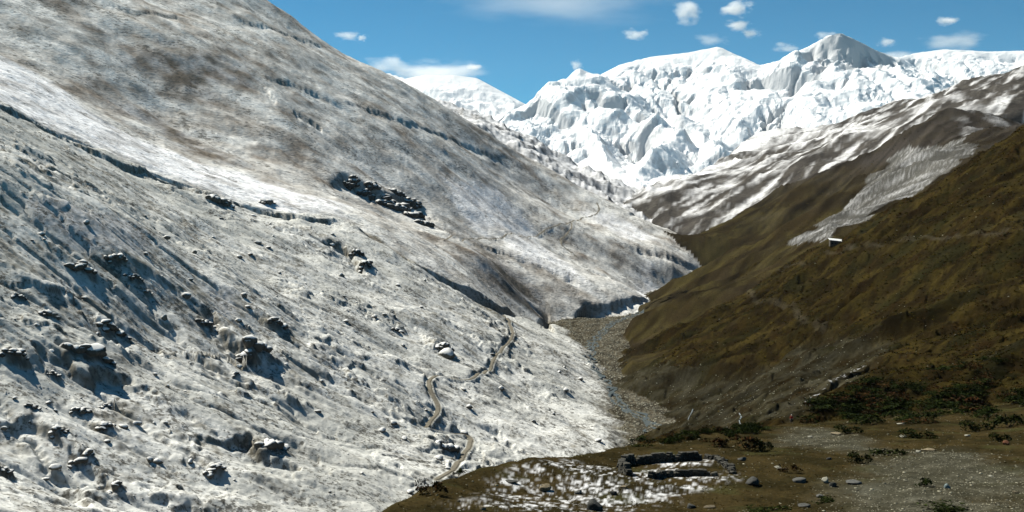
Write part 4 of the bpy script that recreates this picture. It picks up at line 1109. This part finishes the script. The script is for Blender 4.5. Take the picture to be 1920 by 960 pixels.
while cnt < 120:
    u = rnd.uniform(1490, 1925); lo = np.interp(u, [1490, 1640, 1780, 1925], [772, 715, 690, 660]); hi = np.interp(u, [1490, 1560, 1700, 1780, 1925], [798, 800, 800, 786, 780])
    v = rnd.uniform(lo, hi)
    if fbm(np.array([u / 90.0 - v / 60.0]), np.array([v / 26.0]), 2, 641)[0] < -0.12: continue
    k = (v - 640) / 160
    kd_ = "rusty brown" if rnd.random() < 0.15 else "dark green"
    zn_ = ("upper " if v < (lo + hi) / 2 else "lower ") + ("left end" if u < 1600 else "left half" if u < 1710 else "right half" if u < 1820 else "right end")
    shrub(u, v, rnd.uniform(40, 86) * (0.5 + 0.6 * k), rnd.uniform(9, 17) * (0.5 + 0.6 * k), "rust" if kd_[0] == "r" else "green", f"{kd_} shrub in the {zn_} of the dense band below the brown hillside", f"{kd_} shrubs in the {zn_} of the band"); cnt += 1

# ---- stones of the foreground meadow
MS = {"dark": M_rock_dark, "grey": M_rock_grey, "pale": M_rock_pale, "rust": M_rock_rust, "blue": M_rock_blue, "tan": M_rock_tan}
rock_me = {}
for k, m in MS.items():
    rock_me[k] = []
    for i in range(3):
        o = mesh_obj("boulder", rock_shape(ICO3, 500 + i * 7 + len(k), 0.8, 12), ICO3[1], m); rock_me[k].append(o.data); bpy.data.objects.remove(o)
for u, v, w, h, k, lab in [
    (1115, 955, 46, 32, "dark", "big dark block standing in the snow patch at the bottom edge"),
    (1022, 919, 30, 20, "tan", "brownish boulder in the snow patch left of the dark block"),
    (1085, 925, 24, 13, "grey", "grey boulder in the snow between the brown boulder and the dark block"),
    (1150, 928, 18, 14, "dark", "small dark stone at the right of the snow patch boulders"),
    (958, 905, 34, 10, "dark", "flat dark stone at the upper left of the snow patch"),
    (1410, 908, 38, 21, "dark", "dark rounded boulder right of the ruined enclosure with snow beside it"),
    (1500, 903, 30, 13, "grey", "flat grey boulder in the middle of the meadow"),
    (1547, 904, 16, 17, "pale", "pale yellowish upright stone in the meadow"),
    (1562, 912, 16, 16, "dark", "dark stone leaning against the pale yellowish stone"),
    (1600, 907, 34, 14, "grey", "wide flat light grey slab on the edge of the gravel"),
    (1776, 915, 18, 14, "blue", "blue grey rounded stone on the gravel"),
    (1886, 834, 14, 15, "rust", "rusty red stone on the meadow at the far right"),
    (1296, 952, 20, 14, "dark", "dark cube-like stone in the meadow below the enclosure"),
    (1330, 952, 30, 7, "tan", "flat tan slab right of the dark cube-like stone"),
    (1507, 950, 28, 12, "grey", "grey stone near the bottom edge below the flat grey boulder"),
    (1537, 933, 16, 11, "grey", "small grey stone beside a low dark shrub in the meadow"),
    (1460, 878, 20, 7, "pale", "small pale slab in the meadow left of the brownish shrub"),
    (1568, 815, 24, 8, "tan", "tan flat stone on the saddle beside the footpath"),
    (1520, 820, 12, 5, "pale", "small pale stone on the gravelly saddle"),
    (1694, 820, 18, 8, "pale", "pale stone in front of the dark shrubs right of the saddle"),
    (1722, 848, 12, 7, "pale", "pale stone at the top of the stone pile by the long shrub"),
    (1742, 845, 26, 7, "tan", "flat tan slab on top of the stone pile"),
    (1815, 818, 16, 7, "pale", "pale stone in front of a dark shrub on the open meadow"),
    (1392, 864, 24, 15, "grey", "grey boulder behind the tumbled end of the enclosure"),
    (1858, 894, 12, 6, "pale", "pale yellowish stone on the gravel at the right"),
    (1905, 925, 18, 8, "tan", "tan stone at the right edge of the gravel"),
    (1555, 862, 12, 9, "dark", "small dark stone on the gravel path left of the round shrub"),
    (1690, 795, 22, 5, "pale", "thin white slab among the dark shrubs"),
    (905, 955, 16, 12, "tan", "tan stone at the lower left end of the meadow"),
    (1170, 915, 16, 9, "tan", "tan stone in the snow in front of the left end of the enclosure")]:
    p = hit(u, v)
    if p is None: continue
    m = p[1] / F
    o = put_rock(rnd.choice(rock_me[k]), p, w * m * .5, w * m * .42, h * m * .62, sink=0.25)
    o.rotation_euler.x *= 0.4; o.rotation_euler.y *= 0.4
    tag(o, lab, "boulder")

# ---- the ruined dry-stone enclosure
stone_me = []
for i in range(8):
    bm = bmesh.new(); bmesh.ops.create_cube(bm, size=1)
    for v in bm.verts: v.co += Vector((rnd.uniform(-.14, .14), rnd.uniform(-.14, .14), rnd.uniform(-.13, .13)))
    bmesh.ops.bevel(bm, geom=bm.edges[:], offset=0.09, segments=1, affect='EDGES')
    o = bm_obj("stone", bm, M_rock_wall); stone_me.append(o.data); bpy.data.objects.remove(o)
def stone_wall(px, height, label, thick=0.6, course=0.24, length=0.42, tumble=0.0):
    base = np.array([hit(u, v) for u, v in px])
    root = empty("stone_wall", base[0])
    s_ = np.concatenate([[0], np.cumsum(np.hypot(*(base[1:, :2] - base[:-1, :2]).T))])
    nc = max(int(round(height / course)), 1)
    for c in range(nc):
        a = rnd.uniform(0, length)
        while a < s_[-1]:
            L = length * rnd.uniform(0.7, 1.45)
            top = height * (0.8 + 0.22 * math.sin(a * 1.1) + 0.12 * math.sin(a * 3.1 + 1)) * min(1, 0.45 + a * 0.6, 0.45 + (s_[-1] - a) * 0.6)
            if c * course <= top:
                am = min(a + L / 2, s_[-1]); x = np.interp(am, s_, base[:, 0]); y = np.interp(am, s_, base[:, 1])
                k = min(np.searchsorted(s_, am), len(s_) - 1); dx, dy = base[k, :2] - base[k - 1, :2]
                z = float(zat(x, y)) + course * (c + 0.35)
                o = bpy.data.objects.new("stone", rnd.choice(stone_me)); COL.objects.link(o); o.parent = root
                o.location = Vector((x + rnd.uniform(-.07, .07) * (1 + tumble * 4), y + rnd.uniform(-.09, .09) * (1 + tumble * 4), z)) - root.location
                o.scale = (L * 0.98, thick * rnd.uniform(.8, 1.1), course * rnd.uniform(1.0, 1.25))
                o.rotation_euler = (rnd.uniform(-.08, .08) + tumble * rnd.uniform(-.5, .5), rnd.uniform(-.08, .08) + tumble * rnd.uniform(-.5, .5), math.atan2(dy, dx) + rnd.uniform(-.15, .15) + tumble * rnd.uniform(-1, 1))
            a += L
    tag(root, label, "stone wall")
stone_wall([(1180, 893), (1164, 885), (1168, 874), (1185, 870), (1215, 868), (1250, 867), (1285, 865), (1314, 863)], 1.2, "dark dry stone back wall of the ruined enclosure with snow at its foot")
stone_wall([(1214, 897), (1240, 895), (1270, 893), (1300, 892), (1342, 893)], 0.8, "low dry stone front wall of the ruined enclosure beside the snow patch", 0.55)
stone_wall([(1322, 860), (1340, 862), (1356, 868), (1368, 878), (1374, 889)], 0.62, "tumbled right end of the ruined enclosure, loose stones in a curve", 0.5, 0.26, 0.42, 0.7)

# ---- footpaths
M_path = mat_simple("trodden_path_dust", (0.135, 0.123, 0.098), 0.95, 0.0, 1.1, 0.5, 0.4, 0.05)
for q in paths:
    n = len(q); d = np.gradient(q[:, :2], axis=0); d /= np.linalg.norm(d, axis=1, keepdims=True) + 1e-9
    nrm = np.stack([-d[:, 1], d[:, 0]], 1); V = []
    hw = 0.55 if q[:, 1].mean() < 800 else 0.75
    w_ = hw * (1 + 0.25 * np.array([math.sin(i * 1.7) + math.sin(i * 0.63) for i in range(n)]) * 0.5)
    for k in (-1, -0.4, 0.4, 1):
        V.append(np.concatenate([q[:, :2] + nrm * (w_ * k)[:, None], (q[:, 2] + 0.16 + 0.05 * (1 - abs(k)))[:, None]], 1))
    V = np.stack(V, 1).reshape(-1, 3); Fc = []
    for i in range(n - 1):
        for k in range(3): Fc.append([i * 4 + k, i * 4 + k + 1, i * 4 + 5 + k, i * 4 + 4 + k])
    o = mesh_obj("footpath", V, Fc, M_path, smooth=True); o['kind'] = 'structure'

# ---- the river
M_water = bpy.data.materials.new("river_water"); M_water.use_nodes = True
_t = M_water.node_tree; _b = _t.nodes["Principled BSDF"]
_b.inputs['Base Color'].default_value = (0.05, 0.06, 0.058, 1); _b.inputs['Roughness'].default_value = 0.5; _b.inputs['Specular IOR Level'].default_value = 0.12
_n = _t.nodes.new("ShaderNodeTexNoise"); _n.inputs['Scale'].default_value = 0.9; _n.inputs['Detail'].default_value = 4
_x = _t.nodes.new("ShaderNodeTexCoord"); _p = _t.nodes.new("ShaderNodeBump"); _p.inputs['Strength'].default_value = 0.5; _p.inputs['Distance'].default_value = 0.3
_t.links.new(_x.outputs['Object'], _n.inputs['Vector']); _t.links.new(_n.outputs['Fac'], _p.inputs['Height']); _t.links.new(_p.outputs[0], _b.inputs['Normal'])
RIV = [h for h in (hit(u, v) for u, v in [(1290, 545), (1250, 560), (1205, 580), (1150, 605), (1112, 640), (1104, 665), (1108, 685), (1128, 705), (1142, 725), (1150, 745), (1165, 762), (1190, 777), (1220, 790), (1245, 801)]) if h is not None]
q = np.array(RIV); s_ = np.concatenate([[0], np.cumsum(np.hypot(*(q[1:, :2] - q[:-1, :2]).T))]); si = np.arange(0, s_[-1], 2.5)
q = np.stack([np.interp(si, s_, q[:, k]) for k in range(2)], 1)
for _ in range(4): q[1:-1] = q[1:-1] * .5 + (q[2:] + q[:-2]) * .25
d = np.gradient(q, axis=0); d /= np.linalg.norm(d, axis=1, keepdims=True); nrm = np.stack([-d[:, 1], d[:, 0]], 1)
q0 = q; VV, FF = [], []
for br in range(3):                                # braids
    wl = np.clip(0.7 + 3.2 * fbm(si / 9, si * 0 + br * 17, 2, 651), -0.3, 2.4); wr = np.clip(0.7 + 3.2 * fbm(si / 9, si * 0 + 5 + br * 17, 2, 652), -0.3, 2.4); q = q0 + nrm * (5.0 * fbm(si / 22, si * 0 + 9 + br * 11, 2, 655) + (br - 1) * 2.5)[:, None]
    zz = np.array([zat(a[0], a[1]) for a in q])
    for _ in range(10): zz[1:-1] = zz[1:-1] * .5 + (zz[2:] + zz[:-2]) * .25
    k0 = len(VV) * 2 * len(q)
    VV.append(np.stack([np.concatenate([q + nrm * wl[:, None], zz[:, None] + .20 + .01 * br], 1), np.concatenate([q - nrm * wr[:, None], zz[:, None] + .20 + .01 * br], 1)], 1).reshape(-1, 3))
    FF += [[k0 + 2 * i, k0 + 2 * i + 1, k0 + 2 * i + 3, k0 + 2 * i + 2] for i in range(len(q) - 1)]
V = np.concatenate(VV)
o = mesh_obj("river", V, FF, M_water, smooth=True); o['kind'] = 'structure'

# ---- stone lodge on the brown hillside
hp = hit(1569, 459); m = hp[1] / F
M_wallstone = mat_simple("lodge_stone", (0.06, 0.055, 0.045), 0.9, 0.1, 3.0, 0.4, 0.6, 0.05); M_roof = mat_simple("weathered_metal_roof", (0.62, 0.62, 0.60), 0.45, 0.5, 2.0, 0.12, 0.2, 0.02)
M_wood = mat_simple("dark_wood", (0.03, 0.022, 0.015), 0.7, 0.2); M_pane = mat_simple("window_glass", (0.02, 0.025, 0.03), 0.1, 0.5, 2, 0.1, 0)
root = empty("lodge", (hp[0], hp[1], hp[2] - 0.3), R(-8))
LW, LD, LH = 24 * m, 15 * m, 8.5 * m
def box(bm, x0, x1, y0, y1, z0, z1):
    g = bmesh.ops.create_cube(bm, size=1)
    for v in g['verts']: v.co = Vector(((x0 if v.co.x < 0 else x1), (y0 if v.co.y < 0 else y1), (z0 if v.co.z < 0 else z1)))
bm = bmesh.new(); box(bm, -LW / 2, LW / 2, 0, LD, -0.8, LH)
for v in bm.verts:
    if v.co.z > 0: v.co.z += (v.co.y / LD) * 0.9 - (v.co.x / LW) * 0.9
bmesh.ops.bevel(bm, geom=bm.edges[:], offset=0.06, segments=1, affect='EDGES')
bm_obj("wall", bm, M_wallstone, root)
bm = bmesh.new(); box(bm, -LW / 2 - .5, LW / 2 + .6, -0.9, LD + .4, LH + 0.02, LH + 0.22)
bmesh.ops.subdivide_edges(bm, edges=[e for e in bm.edges if abs(e.verts[0].co.x - e.verts[1].co.x) > 1], cuts=14)
for v in bm.verts: v.co.z += (v.co.y / LD) * 0.9 - (v.co.x / LW) * 0.9 + 0.05 * math.sin(v.co.x * 5)
rf = bm_obj("roof", bm, M_roof, root)
bm = bmesh.new(); box(bm, 1.2, 2.2, -0.06, 0.04, -0.1, 1.9); bm_obj("door", bm, M_wood, root)
for xx in (-2.6, -0.7):
    bm = bmesh.new(); box(bm, xx - .55, xx + .55, -0.07, 0.04, 0.8, 1.75); w_ = bm_obj("window", bm, M_wood, root)
    bm = bmesh.new(); box(bm, xx - .42, xx + .42, -0.09, 0.03, 0.92, 1.63); bm_obj("pane", bm, M_pane, w_)
tag(root, "small stone lodge with a pale metal roof on the brown hillside beside the scree gully", "lodge")

# ---- the walker in red
pp = hit(1484, 794)
M_skin = mat_simple("skin", (0.35, 0.19, 0.12), 0.6, 0.3); M_red = mat_simple("red_jacket_cloth", (0.30, 0.022, 0.012), 0.8, 0.2); M_trs = mat_simple("dark_trouser_cloth", (0.02, 0.02, 0.025), 0.9, 0.1)
M_hat = mat_simple("pale_hat_wool", (0.5, 0.48, 0.44), 0.9, 0.1); M_boot = mat_simple("boot_leather", (0.03, 0.02, 0.012), 0.7, 0.2); M_pack = mat_simple("red_pack_cloth", (0.22, 0.015, 0.015), 0.7, 0.2)
def skin_obj(name, verts, edges, radii, mat, parent, rootv=0, sub=2):
    me = bpy.data.meshes.new(name); me.from_pydata(verts, edges, []); me.materials.append(mat)
    o = bpy.data.objects.new(name, me); COL.objects.link(o)
    if parent: o.parent = parent
    mod = o.modifiers.new("skin", 'SKIN'); mod.use_smooth_shade = True
    for i, r in enumerate(radii):
        rr = r if isinstance(r, tuple) else (r, r)
        me.skin_vertices[0].data[i].radius = rr
        me.skin_vertices[0].data[i].use_root = (i == rootv)
    s2 = o.modifiers.new("sub", 'SUBSURF'); s2.levels = sub; s2.render_levels = sub
    return o
V = [(0, 0, .95), (0, 0, 1.1), (0, .01, 1.3), (0, .02, 1.44), (0, .03, 1.54),                 # spine to neck
     (.19, .01, 1.42), (.25, -.02, 1.15), (.24, .12, .93), (.24, .16, .86),                      # right arm
     (-.19, .01, 1.42), (-.26, .06, 1.15), (-.25, .2, .97), (-.25, .25, .91),
     (.1, 0, .9), (.11, .16, .5), (.11, .02, .1), (.11, .15, .04),
     (-.1, 0, .9), (-.1, -.05, .5), (-.1, -.25, .14), (-.1, -.13, .05)]
Ed = [(0, 1), (1, 2), (2, 3), (3, 4), (3, 5), (5, 6), (6, 7), (7, 8), (3, 9), (9, 10), (10, 11), (11, 12), (0, 13), (13, 14), (14, 15), (15, 16), (0, 17), (17, 18), (18, 19), (19, 20)]
Rd = [(.15, .11), (.14, .1), (.17, .11), (.11, .08), .055, .065, .048, .032, .04, .065, .048, .032, .04, .095, .062, .042, .04, .095, .062, .042, .04]
n0 = len(V)
for base, sgn in ((8, 1), (12, -1)):
    for k in range(5):
        bx, by, bz = V[base]
        dx = (k - 1.5) * 0.018 if k < 4 else -0.04 * sgn
        a = len(V); V += [(bx + dx * .6, by + .02, bz - .045), (bx + dx, by + .02, bz - .085 + (0.02 if k == 4 else 0) + 0.006 * abs(k - 1.5))]
        Ed += [(base, a), (a, a + 1)]; Rd += [.01, .008]
person = skin_obj("person", V, Ed, Rd, M_skin, None)
person.location = (pp[0], pp[1], pp[2]); person.rotation_euler = (0, 0, R(160))
tag(person, "person in red jacket and pale hat with red backpack walking by dark shrubs", "person")
skin_obj("jacket", [(0, 0, .93), (0, 0, 1.1), (0, .01, 1.3), (0, .02, 1.46), (.19, .01, 1.42), (.25, -.02, 1.15), (.243, .1, .97), (-.19, .01, 1.42), (-.26, .06, 1.15), (-.252, .18, 1.0)],
         [(0, 1), (1, 2), (2, 3), (3, 4), (4, 5), (5, 6), (3, 7), (7, 8), (8, 9)], [(.19, .14), (.17, .125), (.2, .135), (.12, .1), .085, .066, .055, .085, .066, .055], M_red, person)
skin_obj("trousers", [(0, 0, .96), (.1, 0, .88), (.11, .16, .5), (.11, .03, .13), (-.1, 0, .88), (-.1, -.05, .5), (-.1, -.24, .17)], [(0, 1), (1, 2), (2, 3), (0, 4), (4, 5), (5, 6)], [(.17, .13), .115, .08, .062, .115, .08, .062], M_trs, person)
for x, a, b in ((.11, (0, .06), (.16, .04)), (-.1, (-.24, .1), (-.12, .05))):
    skin_obj("boot", [(x, a[0] - .03, a[1] + .02), (x, (a[0] + b[0]) / 2, (a[1] + b[1]) / 2 + .01), (x, b[0] + .03, b[1])], [(0, 1), (1, 2)], [.06, .055, .045], M_boot, person)
bm = bmesh.new(); bmesh.ops.create_uvsphere(bm, u_segments=16, v_segments=12, radius=.105)
for v in bm.verts:
    v.co = Vector((v.co.x * .82, v.co.y * (1.0 if v.co.z > -.02 else .9), v.co.z * 1.18))
    if v.co.z < -.03: v.co.x *= 0.85
def blob(bm, c, s):
    g = bmesh.ops.create_icosphere(bm, subdivisions=1, radius=1)
    for v in g['verts']: v.co = Vector((v.co.x * s[0] + c[0], v.co.y * s[1] + c[1], v.co.z * s[2] + c[2]))
blob(bm, (0, .105, -.015), (.014, .022, .022)); blob(bm, (.086, 0, -.01), (.012, .02, .03)); blob(bm, (-.086, 0, -.01), (.012, .02, .03))
hd = bm_obj("head", bm, M_skin, person, True); hd.location = (0, .05, 1.64)
bm = bmesh.new()
for x in (.033, -.033): blob(bm, (x, .09, .012), (.012, .01, .008))
blob(bm, (0, .092, -.06), (.024, .01, .006)); bm_obj("eyes_and_mouth", bm, M_trs, hd)
bm = bmesh.new(); bmesh.ops.create_uvsphere(bm, u_segments=16, v_segments=10, radius=.118)
bmesh.ops.delete(bm, geom=[v for v in bm.verts if v.co.z < 0.0], context='VERTS'); ht = bm_obj("hat", bm, M_hat, hd, True); ht.location = (0, -.005, .03)
bm = bmesh.new(); box(bm, -.17, .17, -.34, -.13, 1.0, 1.5); bmesh.ops.bevel(bm, geom=bm.edges[:], offset=.06, segments=3, affect='EDGES'); bm_obj("backpack", bm, M_pack, person, True)

# ---- the two little falls at the foot of the gullies
M_fall = mat_simple("white_water", (0.13, 0.15, 0.155), 0.4, 0.2, 4, 0.2, 0.5, 0.1)
for pxs, lab, hw in (([(1299, 768), (1297, 774), (1293, 781), (1290, 788)], "thin white waterfall in the dark gully beside the river", .22), ([(1386, 776), (1390, 783), (1386, 790), (1388, 797)], "small white stream at the end of the row of shrubs", .2)):
    q = [h for h in (hit(u, v) for u, v in pxs) if h is not None]
    V, Fc = [], []
    for i, a in enumerate(q):
        k = hw * (1 + .3 * math.sin(i * 2.2)); V += [(a[0] - k, a[1] - .1, a[2] + .25), (a[0], a[1] - .3, a[2] + .45), (a[0] + k, a[1] - .1, a[2] + .25)]
        if i: Fc += [[3 * i - 3, 3 * i - 2, 3 * i + 1, 3 * i], [3 * i - 2, 3 * i - 1, 3 * i + 2, 3 * i + 1]]
    if len(q) > 1: tag(mesh_obj("waterfall", V, Fc, M_fall, smooth=True), lab, "waterfall")

# ---- clouds: real volumes beyond and above the snow mountains
def cloud_mat(name, dens, thr, ns, seed, soft=1.0):
    m = bpy.data.materials.new(name); m.use_nodes = True
    t = m.node_tree; n = t.nodes; n.remove(n["Principled BSDF"])
    pv = n.new("ShaderNodeVolumePrincipled"); pv.inputs['Color'].default_value = (0.98, 0.98, 0.97, 1); pv.inputs['Anisotropy'].default_value = 0.2
    tx = n.new("ShaderNodeTexCoord"); no = n.new("ShaderNodeTexNoise"); no.noise_dimensions = '4D'; no.inputs['W'].default_value = seed; no.inputs['Scale'].default_value = ns; no.inputs['Detail'].default_value = 5; no.inputs['Roughness'].default_value = 0.6
    ln = n.new("ShaderNodeVectorMath"); ln.operation = 'LENGTH'
    def math_(op, a, b):
        x = n.new("ShaderNodeMath"); x.operation = op
        for i, v in enumerate((a, b)):
            if isinstance(v, (int, float)): x.inputs[i].default_value = v
            else: t.links.new(v, x.inputs[i])
        return x.outputs[0]
    t.links.new(tx.outputs['Object'], no.inputs['Vector']); t.links.new(tx.outputs['Object'], ln.inputs[0])
    f = math_('SUBTRACT', 1.0, ln.outputs['Value'])                       # 1 in the middle, 0 at the rim
    v = math_('ADD', math_('MULTIPLY', math_('SUBTRACT', no.outputs['Fac'], 0.5), 3.2), math_('SUBTRACT', math_('MULTIPLY', f, 1.1 * soft), thr))
    v = math_('MULTIPLY', math_('MINIMUM', math_('MAXIMUM', v, 0.0), 1.0), dens)
    v = math_('MULTIPLY', v, math_('MINIMUM', math_('MULTIPLY', math_('MAXIMUM', f, 0.0), 4.0), 1.0))
    t.links.new(v, pv.inputs['Density'])
    t.links.new(pv.outputs[0], n["Material Output"].inputs['Volume'])
    return m
def cloud(u, v, w, h, dist, dens, label, ns=1.15, thr=0.42, depth=None, roll=0):
    w *= 1.5; h *= 1.15; dens *= 0.5
    c = P(u, v, dist); m = dist / F
    V, Fc = ICO3
    o = mesh_obj("cloud", V, Fc, cloud_mat("cloud_vapour", dens / (w * m), thr, ns, u * 0.013 + v * 0.07))
    o.location = c; o.scale = (w * m / 2, (depth or w * 0.7) * m / 2, h * m / 2); o.rotation_euler = (0, roll, 0)
    tag(o, label, "cloud")
    return o
for a in [(1040, -4, 400, 100, 15000, 3.2, "wide soft cloud bank along the top edge of the sky", 1.5, 0.22),
          (1284, 24, 60, 54, 13200, 16, "small white cloud at the right end of the wide cloud bank"),
          (1384, 16, 56, 40, 13200, 18, "brightest small puffy cloud high above the middle peak"),
          (1384, 46, 44, 24, 13200, 14, "small flat cloud just below the bright puffy cloud"),
          (1408, 62, 36, 24, 13200, 10, "faint wispy cloud lowest of the chain above the middle peak"),
          (1190, 64, 42, 28, 13200, 12, "small lone cloud over the broad snow dome"),
          (652, 68, 50, 22, 13200, 12, "thin elongated cloud beside the left hillside"),
          (681, 71, 20, 18, 13200, 12, "tiny cloud at the right of the thin elongated cloud"),
          (1476, 89, 48, 24, 13200, 9, "faint cloud left of the sharp summit"),
          (1335, 74, 60, 34, 13200, 5, "very faint haze puff above the dome summit"),
          (1661, 79, 36, 24, 13200, 12, "small cloud right of the sharp summit"),
          (1777, 39, 36, 24, 13200, 15, "small bright cloud high at the right"),
          (1790, 79, 110, 50, 13200, 7, "wide thin cloud above the long snow shoulder at the right"),
          (888, 125, 26, 14, 13200, 14, "tiny flat cloud above the far left snow peak"),
          (722, 126, 90, 50, 12800, 12, "soft cloud behind the left hillside crest"),
          (815, 136, 150, 56, 12600, 16, "cloud cap sitting on the far left snow peak"),
          (1082, 122, 24, 30, 12600, 9, "wind-blown snow plume on the tip of the left pointed peak"),
          (1690, 110, 90, 44, 12800, 9, "cloud hanging in the notch right of the sharp summit"),
          (1546, 66, 36, 24, 12700, 8, "thin cloud wisp clinging to the left of the sharp summit")]:
    cloud(*a)

# ---- thin mountain air: one closed box round the whole scene
bm = bmesh.new(); box(bm, -9500, 9500, -300, 11800, -420, 1720)
M_haze = bpy.data.materials.new("haze_air"); M_haze.use_nodes = True
_t = M_haze.node_tree; _t.nodes.remove(_t.nodes["Principled BSDF"])
_v = _t.nodes.new("ShaderNodeVolumePrincipled"); _v.inputs['Color'].default_value = (0.72, 0.86, 0.98, 1); _v.inputs['Density'].default_value = 0.8e-5; _v.inputs['Anisotropy'].default_value = 0.0
_t.links.new(_v.outputs[0], _t.nodes["Material Output"].inputs['Volume'])
hz_ = bm_obj("haze", bm, M_haze); hz_['kind'] = 'stuff'
print("done", time.time() - T0)
